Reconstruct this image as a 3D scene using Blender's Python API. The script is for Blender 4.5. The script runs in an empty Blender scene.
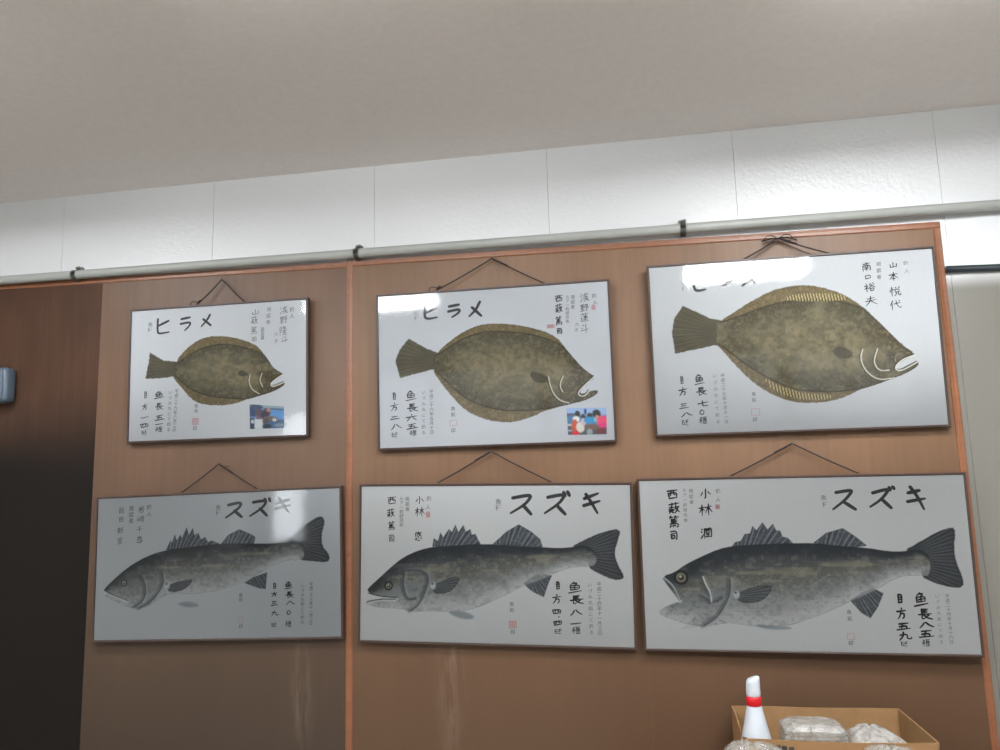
import bpy, bmesh, math, random
import numpy as np
from mathutils import Matrix, Vector

SC = bpy.context.scene
COL = SC.collection
random.seed(7)
RNG = np.random.default_rng(11)

# ---------------------------------------------------------------- measured data (millimetres in each print's own plane)
POSES = {1: {'R': [[0.999997,0.002104,0.001569],[-0.002057,0.999561,-0.029548],[-0.00163,0.029545,0.999562]],'o': [-1.4033,-0.0267,1.6989],'w': 0.6701,'h': 0.4747},2: {'R': [[1,-0.000379,0.000921],[0.000409,0.999455,-0.033],[-0.000908,0.033,0.999455]],'o': [-0.4369,-0.0261,1.6429],'w': 0.7772,'h': 0.52},3: {'R': [[0.999994,-0.002312,0.002628],[0.002404,0.999368,-0.03547],[-0.002544,0.035476,0.999367]],'o': [0.4935,-0.027,1.6524],'w': 0.8481,'h': 0.5415},4: {'R': [[0.999841,-0.005199,-0.017028],[0.005226,0.999985,0.001521],[0.01702,-0.00161,0.999854]],'o': [-1.3878,-0.0283,1.0404],'w': 0.8892,'h': 0.4851},5: {'R': [[0.999778,-0.000181,0.021053],[0.000709,0.999685,-0.025075],[-0.021042,0.025084,0.999464]],'o': [-0.4571,-0.0261,1.0284],'w': 0.8757,'h': 0.4979},6: {'R': [[0.999818,0.017084,0.008518],[-0.017055,0.999849,-0.00341],[-0.008575,0.003264,0.999958]],'o': [0.4665,-0.0339,1.013],'w': 0.9301,'h': 0.5107}}
FISH = {1: {'kind': 'flounder','tail': [(-254,316.3),(-257.3,285.2),(-264.6,247.8),(-269.1,224.5),(-210.7,223.5),(-159.9,226.6),(-137.7,226.4),(-132.6,274.8),(-148.8,277.6),(-202,285.1)],'outer': [(-150.8,275.8),(-139.1,297.7),(-111.2,324.4),(-71.3,350.3),(-31.2,360.2),(18.9,359.2),(68.7,349.7),(118.3,332.9),(152.8,314.2),(169.6,293),(187.2,270.8),(208.8,237.6),(228.2,224.7),(245.6,214.7),(228.3,204.6),(209,194.6),(197.4,184.2),(203.3,174.8),(226.4,179.2),(250.5,188),(247.7,176.3),(221.7,162.1),(187.9,151.8),(149.2,142.7),(105.4,132.8),(71.2,122.4),(22,118.1),(-37.5,122.6),(-77.6,134.4),(-108.1,160.8),(-137,194.7),(-156.7,216.2),(-162,226.7)],'inner': [(-161,275.4),(-138.7,278.9),(-100.7,303.1),(-50.7,323.8),(-0.7,331.3),(49.1,328.5),(98.7,316.4),(143.1,300.9),(172.5,290),(187.2,270.8),(208.8,237.6),(228.2,224.7),(245.6,214.7),(228.3,204.6),(209,194.6),(197.4,184.2),(203.3,174.8),(226.4,179.2),(250.5,188),(247.7,176.3),(221.7,162.1),(187.9,151.8),(149.2,142.7),(105.3,134.6),(21.7,142.9),(-38,154.8),(-88.3,173.8),(-118.9,196.6),(-149.7,223.3),(-160,227.5)],'pectoral': [(77.9,232.3),(97.5,235.9),(121.2,219.1),(104.6,214.4),(84.9,217.2)],'arcs': [[(124.2,218.9),(119.5,196.2),(129.5,168.2),(158.8,151.4)],[(168.1,221.3),(158.5,198.9),(170.3,175.4)]],'mouth': [[(241.8,213),(216.7,198.8),(197.4,183.3),(205.2,172.9),(228.4,179.1),(247.6,186.3)]],'eyes': [(197.2,224.4),(208.9,207.4)],'stripes': []},2: {'kind': 'flounder','tail': [(-278.9,366),(-308.4,331),(-325.4,294.5),(-310,235.8),(-257.2,247.1),(-200,258.1),(-179.3,256.1),(-165.8,307.3),(-178,312.6),(-222.2,330.9)],'outer': [(-184.7,308.3),(-160.5,332.1),(-112.5,366.5),(-65,388.8),(-18,399.9),(46.7,395.9),(110.7,383.6),(173.7,363.3),(216,338),(228.8,319.1),(255.9,281.4),(285.5,243.8),(311,220.1),(329.9,207.6),(309.8,193.4),(291.5,178.2),(277.5,161.9),(286,153.5),(308.4,162.3),(336.8,165.4),(332.6,152.3),(298.5,136.1),(253.8,126.5),(209,117.8),(172.9,108.6),(156.6,103.9),(136.5,94.1),(90.9,80.7),(45.4,73.6),(-18.2,84.3),(-72.8,107.3),(-109.1,136.1),(-145.4,178.9),(-177.2,221.8),(-195.5,250.4),(-190.5,259.4)],'inner': [(-194.2,306),(-178.1,307.9),(-122.6,342),(-65.6,366.5),(-9.5,375.2),(64.3,369),(137,355.5),(190.7,335),(228.7,316.4),(255.9,281.4),(285.5,243.8),(311,220.1),(329.9,207.6),(309.8,193.4),(291.5,178.2),(277.5,161.9),(286,153.5),(308.4,162.3),(336.8,165.4),(332.6,152.3),(298.5,136.1),(253.8,126.5),(209,117.8),(156.9,111.1),(91.9,109.4),(19.3,114.3),(-44.4,133.3),(-99.1,163),(-144.7,206.4),(-186,249.9),(-195.3,258.8)],'pectoral': [(126.3,235.8),(159.5,227.8),(183.1,208.6),(167.3,194.9),(135.9,201.9),(123,220.6)],'arcs': [[(181.5,215.9),(185.1,190.5),(194.7,161.3),(214.3,137.2),(243.3,128.7)],[(229,215.3),(219.4,197.8),(217.8,179.9),(225.2,164.4)]],'mouth': [[(326.4,208.6),(296.1,183.3),(273,161.2),(277.8,148.6),(297.3,149.4),(308.5,164)]],'eyes': [(283.6,201.8),(295.1,220.9)],'stripes': []},3: {'kind': 'flounder','tail': [(-318.8,406.4),(-348.2,366.2),(-356.5,324.8),(-350.1,256.7),(-291.4,266),(-231.1,276.2),(-209.5,272.9),(-192.1,348.5),(-204.7,353.4),(-241,361.8),(-274.8,382.7)],'outer': [(-211.9,349.6),(-165.7,375.9),(-114.6,405.9),(-53.9,436.1),(5.3,447.7),(63.1,446.8),(119.3,429.7),(165.1,406.2),(209.5,370.8),(252.2,319.8),(285.9,277.7),(311,246.5),(345.4,219.8),(321.6,208.2),(297.6,195.6),(283.4,179.5),(295.8,172.9),(324.4,186.3),(350.8,196.8),(349.7,183.1),(313.2,162.2),(275.5,149.2),(237.6,136.2),(199.7,125.1),(182.6,119.9),(171.1,115.5),(142,100.9),(94.2,88.1),(37.4,85.6),(-19.1,93),(-65.5,115.1),(-102.5,138.9),(-134.6,168.8),(-175.5,216.7),(-207.4,259.4),(-223.1,277.8)],'inner': [(-221.9,348.2),(-205,348.2),(-146.7,364.4),(-76.5,388.9),(-27.1,399.2),(31.2,403.7),(88.5,400),(145,391.2),(181.9,379.7),(209.1,366.8),(252.2,319.8),(285.9,277.7),(311,246.5),(345.4,219.8),(321.6,208.2),(297.6,195.6),(283.4,179.5),(295.8,172.9),(324.4,186.3),(350.8,196.8),(349.7,183.1),(313.2,162.2),(275.5,149.2),(237.6,136.2),(199.7,125.1),(166.7,119.7),(105.6,115.5),(39.9,120.4),(-16.4,133),(-72,162.8),(-118.4,193.4),(-174.1,240.2),(-216.1,279.5),(-226,280)],'pectoral': [(113.3,245.2),(144,251.6),(170.8,234.1),(165.9,218.3),(136.5,214.8),(118.6,226.8)],'arcs': [[(199.4,240.6),(189.8,213.1),(203.4,172.5),(236.4,145.2),(280.2,151)],[(241.2,240.3),(226.1,201.2),(240.5,172.7),(268.3,174.3)],[(299.8,222.2),(285.3,213.1),(288.6,198)]],'mouth': [[(343.3,216),(312.3,206.7),(290.7,190),(285,176.4),(300.1,169.8),(328.7,184.1),(347.8,194)]],'eyes': [(280.7,213.3),(304.7,248.8)],'stripes': [[(-12.4,401.4),(163.8,390),(165.2,408.2),(127.9,416.8),(32.6,423.1),(-11.5,415.7)],[(-95.3,175),(-44.7,139.3),(29.9,113.8),(105.2,109.5),(94.6,93.1),(9.7,96.7),(-64.8,125.1)]]},4: {'kind': 'bass','body': [(-405.3,173.7),(-373.4,202.9),(-323.3,240.8),(-273,268.5),(-222.6,287),(-172.2,297.3),(-91.9,303.8),(-12.3,310.3),(66.7,310.4),(145,307.8),(203.1,305.9),(251.3,310.6),(289.7,318.2),(313.5,295.3),(313.3,255.6),(289.4,250.1),(260.8,252.7),(203.2,236.8),(164.7,215.8),(126.1,194.7),(87.4,180.7),(29,163.5),(-39.6,152.7),(-89.1,151.1),(-148.9,157),(-188.7,144.5),(-238.2,114.2),(-288.5,108.1),(-329.5,118.8),(-371.1,137.6),(-404.4,151),(-392.3,158),(-405,167.4)],'tail': [(246.5,309),(289.8,340.4),(328.2,370.1),(366.5,389.2),(380.7,383.3),(385.3,368),(373.6,330.4),(375.2,293.3),(398.5,266.2),(401.1,248.6),(388.8,240.2),(346.4,245),(294.2,250),(303.9,282.3)],'fins': [[(-180.3,296.6),(-162.8,328.8),(-157.6,319.5),(-148.1,348.4),(-140.6,326.3),(-127.9,345.9),(-122.6,333.9),(-105.2,369.7),(-96.6,343),(-83,367.1),(-76.6,342.3),(-62.7,350),(-52.3,327.9),(-37.5,335.5),(-26.3,317.9),(-12.5,322.9),(17.4,310.2),(-91.9,301.1)],[(19.4,310.1),(46.7,339.9),(86,356.5),(135.1,335),(142.9,327.6),(137.2,306.3)],[(104.9,182),(135.8,198.9),(184,213.5),(179.3,160.8),(155.3,164)]],'pectoral': [(-179.4,175.6),(-139.7,190.7),(-85,198.3),(-81.9,191.1),(-109.2,165),(-158.9,157.2)],'pelvic': [(-143.1,121.2),(-98.6,130.9),(-53.9,119.3),(-58.6,106.2),(-108,106.3)],'mouth': [[(-405.1,170.1),(-382,157.8),(-340.6,143.3),(-314.7,133.7)]],'gill': [[(-266.3,213.8),(-250,177.3),(-254,136.9),(-288.7,113.4)],[(-190.5,219),(-184.7,184.7),(-223.6,131.8),(-273.3,107.8)]],'eye': (-332,192.8),'er': 9.8,'dim': 1},5: {'kind': 'bass','body': [(-406.4,167),(-371.1,197.9),(-330.8,233.7),(-290.6,265.5),(-240.4,287.8),(-190.4,299.6),(-130.8,302.8),(-52,308),(16.2,308.4),(93.3,303.3),(160.1,300),(207.4,297.5),(245.2,300.5),(292.2,307.3),(324.2,284.5),(320.5,247.9),(300,243.2),(262.7,242.8),(215.6,233.1),(187.1,219),(149,200.1),(101.2,185.6),(53.1,160),(-4.8,133.2),(-53.3,113.8),(-102,101.8),(-151,100.8),(-200.2,101.7),(-259.8,97.8),(-299.8,107.3),(-360.2,108),(-409,116.6),(-411.1,127.9),(-385.7,132.2),(-350.3,138.4),(-391,147.2),(-406.4,158.4)],'tail': [(240.5,298.7),(292.6,325.7),(349.1,349),(400.2,358.3),(390,321.6),(377,284.9),(387.9,248.6),(405.4,217.1),(400.5,206.2),(372.9,204),(327.3,223.4),(295.3,242.2),(300.8,275.2)],'fins': [[(-193.4,299.6),(-189.4,326.3),(-175.4,317.8),(-167.4,344.4),(-158.5,328.3),(-139.6,355),(-129.7,345.5),(-118.7,368.4),(-108.9,345.6),(-93,367.5),(-85.2,346.6),(-70.4,354.3),(-65.6,337.2),(-53.8,340.1),(-46.1,323.1),(-36.4,307.2)],[(1.6,309.3),(45.7,348),(84.6,369.7),(122.7,348.2),(151,325),(158.2,300)],[(96.5,190.2),(130.2,213.7),(158.8,220.5),(185.1,214.4),(172.4,186.6),(159.5,149.8),(129.4,163.1),(110.6,176.6)]],'pectoral': [(-195.3,176.7),(-150.8,198),(-106.5,210.7),(-109.5,192),(-131.2,163.6),(-170.6,153.6),(-188.4,158)],'pelvic': [(-146.1,100.9),(-102,105.5),(-58.3,90.6),(-63.2,78.6),(-97.2,77.8),(-131.4,89.2)],'mouth': [[(-405.3,152.7),(-370.6,143.8),(-310,140.1)],[(-406,126.1),(-370.5,134.3),(-315,135.3)]],'gill': [[(-290.4,222.7),(-240.2,228),(-205.3,214.2),(-210.2,176.5),(-235,119.8),(-264.8,100.5)],[(-285.3,218),(-290.1,175.3),(-274.9,133.1),(-245,138.3)]],'eye': (-337.5,176.5),'er': 12.8,'dim': 0},6: {'kind': 'bass','body': [(-401.1,217.4),(-365.6,228.3),(-331.8,252.2),(-287.4,273.8),(-232.3,297.5),(-189.1,306),(-125.4,308.9),(-41.4,312.7),(41.4,313.3),(102.1,304.5),(182.4,298.9),(241.4,288.2),(281,288),(325.9,295.1),(350.2,272.3),(343.6,220.9),(324.2,220.8),(275.2,220.7),(234.5,205.2),(213.4,189.6),(171.9,168.8),(130.6,150.9),(88.8,129.9),(26.2,103.4),(-36.5,81.9),(-78,76.2),(-129.8,74.4),(-181.6,80),(-223.3,84.8),(-277,72.5),(-330.1,77.1),(-383.1,93.5),(-419.3,109.2),(-408.9,122.2),(-370.1,138.7),(-350.3,144.2),(-368.5,171),(-389.2,192.5)],'tail': [(276,287),(332.9,318.9),(374.2,342.5),(416.3,356.7),(422.7,342.1),(414.2,302.9),(415.2,261.9),(430,215.9),(429.3,188.5),(398.6,187.4),(351.6,201.4),(319.2,219.8),(329.3,256.8)],'fins': [[(-194.6,303.8),(-184.2,316.7),(-167,321),(-155.2,340.4),(-139.2,342.4),(-131.5,364),(-120.6,350.9),(-102.2,374.5),(-88.9,352.8),(-73.1,369.9),(-64.9,350.4),(-53.5,349.3),(-48.4,332),(-34,328.7),(-18.6,311.5)],[(36.3,313.3),(74.3,341.8),(121.2,355.2),(154.7,330.6),(182.9,305.2),(142.2,299)],[(125.6,150.9),(162.4,173.9),(188.3,186.4),(216.8,171.1),(198.8,132.9),(176.5,102),(152.9,117.1)]],'pectoral': [(-192.3,164.5),(-143.6,186),(-87.8,193.6),(-92.3,172.5),(-120,145.9),(-167.4,140.3),(-187.8,150.7)],'pelvic': [(-139.7,82.7),(-98.4,79),(-40,75.6),(-42.6,67.3),(-99.3,65.4),(-135.1,72.3)],'mouth': [[(-399.2,210.9),(-384,187.1),(-353.5,146.3)],[(-393.5,215.2),(-367.4,192.5),(-350,149.5)]],'gill': [[(-285.2,214.4),(-278.9,192.9),(-267.2,171.5),(-264.6,142.7)],[(-205.5,209.2),(-205.9,166.5),(-243.5,102.5),(-287.5,74.5)],[(-288.2,160.7),(-257.3,139.6),(-229.8,155.7)]],'eye': (-346.8,214.2),'er': 19.1,'dim': 0}}
TITLES = {1: (2.2,[[(-226,433.6),(-227,387.9),(-219.6,380.8),(-181.7,385.2)],[(-184.7,425.3),(-223.4,409.6)],[(-135.6,428),(-103.1,432.6)],[(-138.3,411),(-100.8,416.3),(-102.6,404.1),(-122.6,386.4)],[(-27.4,437.3),(-37.1,419),(-60,396.8)],[(-52.3,422.8),(-23.8,399.3)]]),2: (2.6,[[(-219.3,471.7),(-222.9,434.1),(-210.6,426.8),(-179.1,431.4)],[(-181.2,462.6),(-219.7,449)],[(-138.4,464.5),(-105.2,468.9)],[(-141.7,447.8),(-100.8,454.5),(-105.9,440.8),(-129.8,428.3)],[(-34.5,473.6),(-49.4,446.5),(-71.4,427.4)],[(-61.3,456.6),(-31.2,426.7)]]),3: (2.8,[[(-278,503.8),(-282.6,458.8),(-271,449.6),(-246.6,454.2)],[(-246.3,494.2),(-279.5,477.5)],[(-195.7,503.3),(-157.7,505.9)],[(-200.6,487.9),(-160.7,490.3),(-169.5,475.2),(-195.2,461.3)],[(-98.6,501.7),(-115,476.7),(-136,457.2)],[(-124.2,487.8),(-96.1,464.9)]]),4: (2.9,[[(45.7,437.9),(85.2,445.4),(93.2,437.8),(75.6,420.3),(36.2,396.4)],[(67.7,417.9),(93.5,396.9)],[(134.5,443.4),(175.6,448),(181.5,441.4),(164,421.3),(123,398.5)],[(159.1,421.5),(183.6,398)],[(175.6,452.6),(180.5,443.3)],[(191.3,453.7),(195.2,444.5)],[(227.3,452.2),(241.8,431.7),(259.2,405.9)],[(217.6,437.2),(261.2,447.2)],[(214.7,419.3),(266,429)]]),5: (3.1,[[(66.3,451.8),(119.6,461.1),(124.3,454.4),(104.7,430.9),(58.9,404.5)],[(99.8,428.1),(123.5,401.7)],[(177,453.3),(224.9,462.5),(227.5,453.1),(210,432.5),(166.6,404.5)],[(205.2,427.8),(230.3,401.6)],[(226.9,468.1),(231.4,457.7)],[(239.3,469.9),(244.7,458.6)],[(295.8,462.1),(309.4,441.6),(330,404.4)],[(290.8,449.1),(333.4,464.8)],[(288.4,427.6),(337.5,441.5)]]),6: (2.8,[[(110.2,458.6),(151.3,464.8),(154.9,460.7),(133.7,435.8),(98.8,410)],[(131.3,429.8),(160.5,409.2)],[(210.9,455.6),(251,466.2),(253.2,460.5),(233.3,436.3),(201.1,415.5)],[(233.5,438.3),(257.8,411.9)],[(257,470.1),(259.1,462.8)],[(266.7,472),(270,466.7)],[(313.8,471.1),(330.3,444.8),(345.6,406.7)],[(306.7,454),(337.3,460.6)],[(303.4,429.2),(350.9,437.3)]])}
CHARS = {6: [('name','西',-359.7,460.7,35.8,30.2,1.6),('name','薮',-357.3,420,35.7,33,1.6),('name','篤',-359.4,378.1,35.6,35.9,1.6),('name','司',-361.9,337.9,26.6,32.7,1.6),('name','小',-262,460.5,35.2,33,1.3),('name','林',-264.6,412.8,41,35.8,1.3),('name','潤',-265.4,344.6,35,32.5,1.3),('record','目',259.7,157,21.2,29.2,1.7),('record','方',260.2,115.7,29.1,33.2,1.7),('record','五',262.4,80,39.6,22,1.7),('record','九',264.1,54,36.9,24.7,1.7),('record','魚',314.8,153.3,39.4,41.5,1.7),('record','長',321.8,113.5,39.3,33,1.7),('record','八',321.8,84.9,41.8,19.2,1.7),('record','五',320.9,60.3,41.8,21.9,1.7),('record','瓩',259.6,32.1,21.1,16.4,0.8),('record','糎',317.4,35.8,23.5,21.8,0.8)],5: [('name','西',-328.1,445.2,33.5,25.5,1),('name','薮',-331.8,405.4,26.8,28.6,1),('name','篤',-329.2,364.2,26.7,28.5,1),('name','司',-328.9,324.7,23.3,28.4,1),('name','小',-235.8,444.9,29.8,28.5,1),('name','林',-235.7,408.5,33.1,31.6,1),('name','悠',-240.1,331.4,26.4,31.4,1),('record','目',203.8,185.2,18.5,27,1.4),('record','方',199.4,144.7,30.8,29.9,1.4),('record','四',199.3,107.4,36.9,20.8,1.4),('record','・',205.1,91.2,9.2,8.9,1.4),('record','四',201.1,73.3,33.7,20.8,1.4),('record','魚',255.9,178.5,45.9,35.9,1.4),('record','長',259.7,142.8,45.8,29.8,1.4),('record','八',257.3,105.6,39.6,20.8,1.4),('record','一',256.6,73,39.5,8.9,1.4),('record','瓩',200.6,48.1,24.5,17.8,0.9),('record','糎',256.2,52.3,30.4,23.6,0.9)],4: [('name','前',-349.8,434.7,22.7,23.8,0.8),('name','田',-348.8,405.6,22.7,20.3,0.8),('name','新',-350.9,367.9,24.5,23.6,0.8),('name','吉',-350.9,332.9,24.5,23.5,0.8),('name','岩',-274.2,436.2,26.3,23.7,0.8),('name','崎',-276.2,402.9,30,23.6,0.8),('name','千',-279.3,368.4,24.3,23.5,0.8),('name','尋',-277.9,333.5,26.1,26.7,0.8),('record','目',211.3,170.1,17.4,22.3,1.05),('record','方',209.9,143.1,24.3,15.9,1.05),('record','三',210.6,114.5,27.8,19,1.05),('record','九',211.3,83.3,27.7,20.5,1.05),('record','魚',259.9,168.9,31.2,25.4,1.05),('record','長',262.9,140.3,31.1,22.1,1.05),('record','八',264.2,114.7,34.5,15.8,1.05),('record','〇',259.7,84.6,17.2,15.7,1.05),('record','瓩',208.2,46.5,20.7,15.7,0.75),('record','糎',257.9,48.5,24.1,21.9,0.75)],1: [('name','山',142.3,435.2,29.7,21.1,0.75),('name','薮',138.8,407.3,25.9,28,0.75),('name','篤',137.6,371,25.9,27.9,0.75),('name','司',138.6,340.3,22.1,20.9,0.75),('name','浅',247.4,435.4,29.3,27.9,0.75),('name','野',246.8,402,29.2,27.8,0.75),('name','隆',245.4,364.6,29.2,31.2,0.75),('name','斗',249.9,333.9,29.1,27.6,0.75),('record','目',-266.4,167.2,17.3,28.1,1.05),('record','方',-268.7,124.9,23.1,24.5,1.05),('record','一',-267.8,88.5,34.5,10.5,1.05),('record','四',-268.9,60.3,42.2,20.9,1.05),('record','魚',-214.5,163.4,42.1,28,1.05),('record','長',-213.6,123.9,34.4,27.9,1.05),('record','五',-211.2,84.8,38.1,20.9,1.05),('record','一',-212.2,63,34.3,6.9,1.05),('record','瓩',-269.8,35.3,23,17.4,0.75),('record','糎',-213.6,44.3,30.4,20.8,0.75)],2: [('name','西',224.7,467.2,29.1,22.9,1),('name','薮',223.4,434.9,25.8,29.4,1),('name','篤',221.8,393.8,25.7,29.3,1),('name','司',222,360.2,22.5,22.7,1),('name','浅',307.2,464.6,28.7,29.3,0.8),('name','野',305.7,431.1,28.7,26,0.8),('name','蓮',304.4,400.3,28.7,29.2,0.8),('name','斗',302.8,364.1,28.6,32.3,0.8),('record','目',-330.2,176.4,17.1,28.1,1.2),('record','方',-330.8,140.7,30.8,29.7,1.2),('record','二',-329.7,105.1,37.5,16.4,1.2),('record','八',-325.7,75.4,40.9,22.9,1.2),('record','魚',-273.3,173.8,40.8,36.2,1.2),('record','長',-269.6,135.1,40.7,29.5,1.2),('record','六',-273.3,102.8,44,22.9,1.2),('record','五',-270.8,74.6,40.6,19.6,1.2),('record','瓩',-332.3,49.1,23.8,19.6,0.8),('record','糎',-269.5,52.6,27,19.6,0.8)],3: [('name','南',229.7,491.2,28.5,27.8,0.95),('name','口',231.5,460.1,25.6,18.5,0.95),('name','裕',233.2,427.6,31.2,27.7,0.95),('name','夫',234.2,386,36.8,30.6,0.95),('name','山',305,491.9,25.3,18.5,0.95),('name','本',303.5,456.6,28.1,27.6,0.95),('name','悦',304,410.5,33.6,30.5,0.95),('name','代',302,369.4,33.6,30.4,0.95),('record','目',-334.2,173.3,15.1,28,1.25),('record','方',-333.1,137.4,30.2,28,1.25),('record','三',-332.6,92.4,30.1,21.7,1.25),('record','八',-326.5,65.9,36.1,15.4,1.25),('record','魚',-281.5,170.8,33,34.2,1.25),('record','長',-277.5,134.9,36,27.9,1.25),('record','七',-275.2,97.7,35.9,21.6,1.25),('record','〇',-279.7,71.1,17.9,18.5,1.25),('record','瓩',-332.4,41.4,24,21.6,0.9),('record','糎',-278.2,45.5,26.9,24.6,0.9)]}
SMALL = {6: [('釣人',-224.9,468.9,-226.3,443.5,14.6,0.5),('現認者',-304.6,470.3,-304.5,437.3,13.3,0.45),('ルアー釣研究会',-323.4,473.6,-324.7,383.7,12.4,0.45),('平成二十四年十月十六日',384.3,164.8,383.8,39.7,11.9,0.5),('いづみ丸船にて釣る',357.8,164.6,358,39.2,11.4,0.6),('魚種',75,444.3,77.9,424.2,16.7,0.45),('魚拓',120.5,118.4,120.2,100,13.5,0.35),('印',118.4,32.5,118.7,32.2,13.5,0.15)],5: [('釣人',-205,451.1,-208.3,424.2,16.5,0.5),('現認者',-277,449.8,-276.2,418,14.6,0.4),('ルアー釣研究会',-296,451.4,-295.9,369,14,0.4),('平成二十四年十一月三日',329.2,191.4,328.6,46.7,13.8,0.4),('いづみ丸船にて釣る',301.2,188.1,303,49,13.9,0.5),('魚種',20.4,440.6,20.2,421.6,19.2,0.4),('魚拓',59.4,127.2,59.2,109.2,14.4,0.4),('印',61.2,43.3,61.5,43,15.6,0.25)],4: [('釣人',-245.6,442.8,-245,419.8,18.7,0.35),('現認者',-311.9,440.7,-311.7,399.8,18.8,0.35),('平成二十三年十一月二日',337.4,172.7,335.5,50.4,12.9,0.3),('いづみ丸船にて釣る',307.8,168.7,306.2,54,13,0.4),('魚種',8.8,431.9,9.1,413.7,18.1,0.4),('魚拓',92.6,143.5,92.7,129.1,14.1,0.3),('印',93.3,44,93.7,43.7,14.7,0.3)],1: [('釣人',276.5,436.3,276.6,414,18.2,0.5),('現認者',192.4,441.7,189.7,397.9,16.2,0.5),('研究会員',169.3,374.7,169.5,343.4,13.2,0.35),('六才',219.2,353,219.3,330.1,16.1,0.5),('平成二十六年八月二日',-148.2,175.4,-154.9,42.1,15.1,0.4),('いづみ丸にて釣る',-172.1,171.3,-176.1,42.9,15.1,0.45),('魚種',-254.6,416.4,-256.1,396.8,17.9,0.45),('魚拓',-73.4,120.7,-73.8,103.4,15,0.4),('印',-77.2,43.6,-77.2,43.3,17.2,0.3)],2: [('釣人',338,468.4,339.8,446.5,15.9,0.4),('現認者',269.9,469.1,268.5,437.2,14.1,0.4),('ルアー釣研究会',252.6,470.3,249.3,392.1,12.5,0.35),('六才',278.9,378.5,276.8,361.1,14,0.45),('平成二十六年五月十日',-204.7,186.1,-205.9,53.8,14.1,0.4),('いづみ丸にて釣る',-230.4,184,-233.1,53.2,14.1,0.45),('魚種',-253,452,-249.9,433.2,17.1,0.55),('魚拓',-133.1,127.3,-133.9,107.8,14.6,0.3),('印',-134.2,56.3,-134.2,55.9,15.3,0.25)],3: [('釣人',340.5,495.5,341.3,470.8,14,0.6),('現認者',264.4,497.9,262.6,457.9,14.1,0.4),('平成二十七年十月十一日',-211.9,181.5,-208.6,39.8,13,0.35),('いづみ丸にて釣る',-235.6,181.1,-233.8,40.7,12.7,0.45),('魚種',-312.4,480.4,-311.6,461.2,15.3,0.45),('魚拓',-123.1,120.4,-123.7,102,13.5,0.3),('印',-124.6,42.6,-124.6,42.3,14.6,0.2)]}
SEALS = {6: [(119.8,50.2,18.9,16.6,0),(-229,421.8,10.2,11.9,1)],5: [(61.4,65.7,21.9,21,1),(-208.3,400.6,11.5,15.8,1)],4: [(92.5,65.5,15.8,15.8,0)],1: [(-76.2,67,22.5,20.7,1)],2: [(-133.6,80.2,23.2,17.8,0),(334.4,430.6,11.1,13,1),(195,377.8,22.6,9.8,1)],3: [(-121.6,65.3,23.4,19.8,0)]}
SNAPSHOTS = {1: [(123.2,117.6),(248.3,104.4),(249.6,31.8),(125.7,32.5)],2: [(235,113),(359.6,108.3),(358.2,25.2),(236.2,27.6)]}
CORDS = {1: [(-81.6,12,477.7),(3.6,27.4,563.9),(95.9,12,477.7)],2: [(-183,12,523),(5.9,30.7,622.8),(178.2,12,523)],3: [(-123.9,12,544.5),(-14.8,32.6,606.9),(124.9,12,544.5)],4: [(-129.3,12,488.1),(6,11.4,577.3),(144.1,12,488.1)],5: [(-177.1,12,500.9),(-5.6,25.1,598.6),(187.3,12,500.9)],6: [(-183.3,12,513.7),(-0,20,606.4),(178,12,513.7)]}
LAMP, WINDOW, EXPO = 50.0, 14.0, 0.0
CLERE = 1.4
# x0, x1, y, strength factor, label
LAMPS = [(0.36, 1.03, -2.20, 1.1, 'ceiling light facing the largest flounder picture'),
         (-2.05, -1.22, -2.36, 0.75, 'ceiling light facing the smallest flounder picture'),
         (0.45, 1.15, -1.03, 0.95, 'ceiling light nearest the picture wall on the right'),
         (-0.95, -0.25, -1.32, 0.55, 'added unseen ceiling light brightening the top of the plywood'),  # added fill lamp, out of view, lifts the top of the middle plywood
         (-2.42, -1.80, -1.0, 0.62, 'ceiling light nearest the picture wall on the left')]
PAPERS = {1: (226, 228, 233), 2: (209, 211, 217), 3: (204, 205, 208), 4: (188, 191, 195), 5: (230, 230, 231), 6: (226, 226, 227)}
# ---------------------------------------------------------------- helpers
def srgb(r, g, b, k=1.0):
    def f(c):
        c = c / 255.0
        return (c / 12.92 if c <= 0.04045 else ((c + 0.055) / 1.055) ** 2.4) * k
    return (f(r), f(g), f(b))

def mesh_obj(name, verts, faces, mat, parent=None, smooth=False, colors=None):
    me = bpy.data.meshes.new(name)
    me.from_pydata([tuple(v) for v in verts], [], [tuple(f) for f in faces])
    if colors is not None:
        at = me.color_attributes.new('col', 'FLOAT_COLOR', 'POINT')
        buf = np.ones((len(verts), 4), dtype=np.float32)
        buf[:, :3] = np.asarray(colors, dtype=np.float32)
        at.data.foreach_set('color', buf.ravel())
    if smooth:
        me.polygons.foreach_set('use_smooth', [True] * len(me.polygons))
    me.materials.append(mat)
    me.update()
    o = bpy.data.objects.new(name, me)
    COL.objects.link(o)
    if parent is not None:
        o.parent = parent
    return o

def bm_obj(name, bm, mat, parent=None, smooth=False):
    bmesh.ops.recalc_face_normals(bm, faces=bm.faces)
    me = bpy.data.meshes.new(name)
    bm.to_mesh(me)
    bm.free()
    if smooth:
        me.polygons.foreach_set('use_smooth', [True] * len(me.polygons))
    me.materials.append(mat)
    o = bpy.data.objects.new(name, me)
    COL.objects.link(o)
    if parent is not None:
        o.parent = parent
    return o

def empty(name, loc=(0, 0, 0), rot=None):
    o = bpy.data.objects.new(name, None)
    o.empty_display_size = 0.05
    COL.objects.link(o)
    if rot is not None:
        o.matrix_world = Matrix.Translation(loc) @ rot.to_4x4()
    else:
        o.location = loc
    return o

def tag(o, label, cat, group=None):
    o['label'] = label
    o['category'] = cat
    if group:
        o['group'] = group
    return o

def struct(o):
    o['kind'] = 'structure'
    return o

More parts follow.
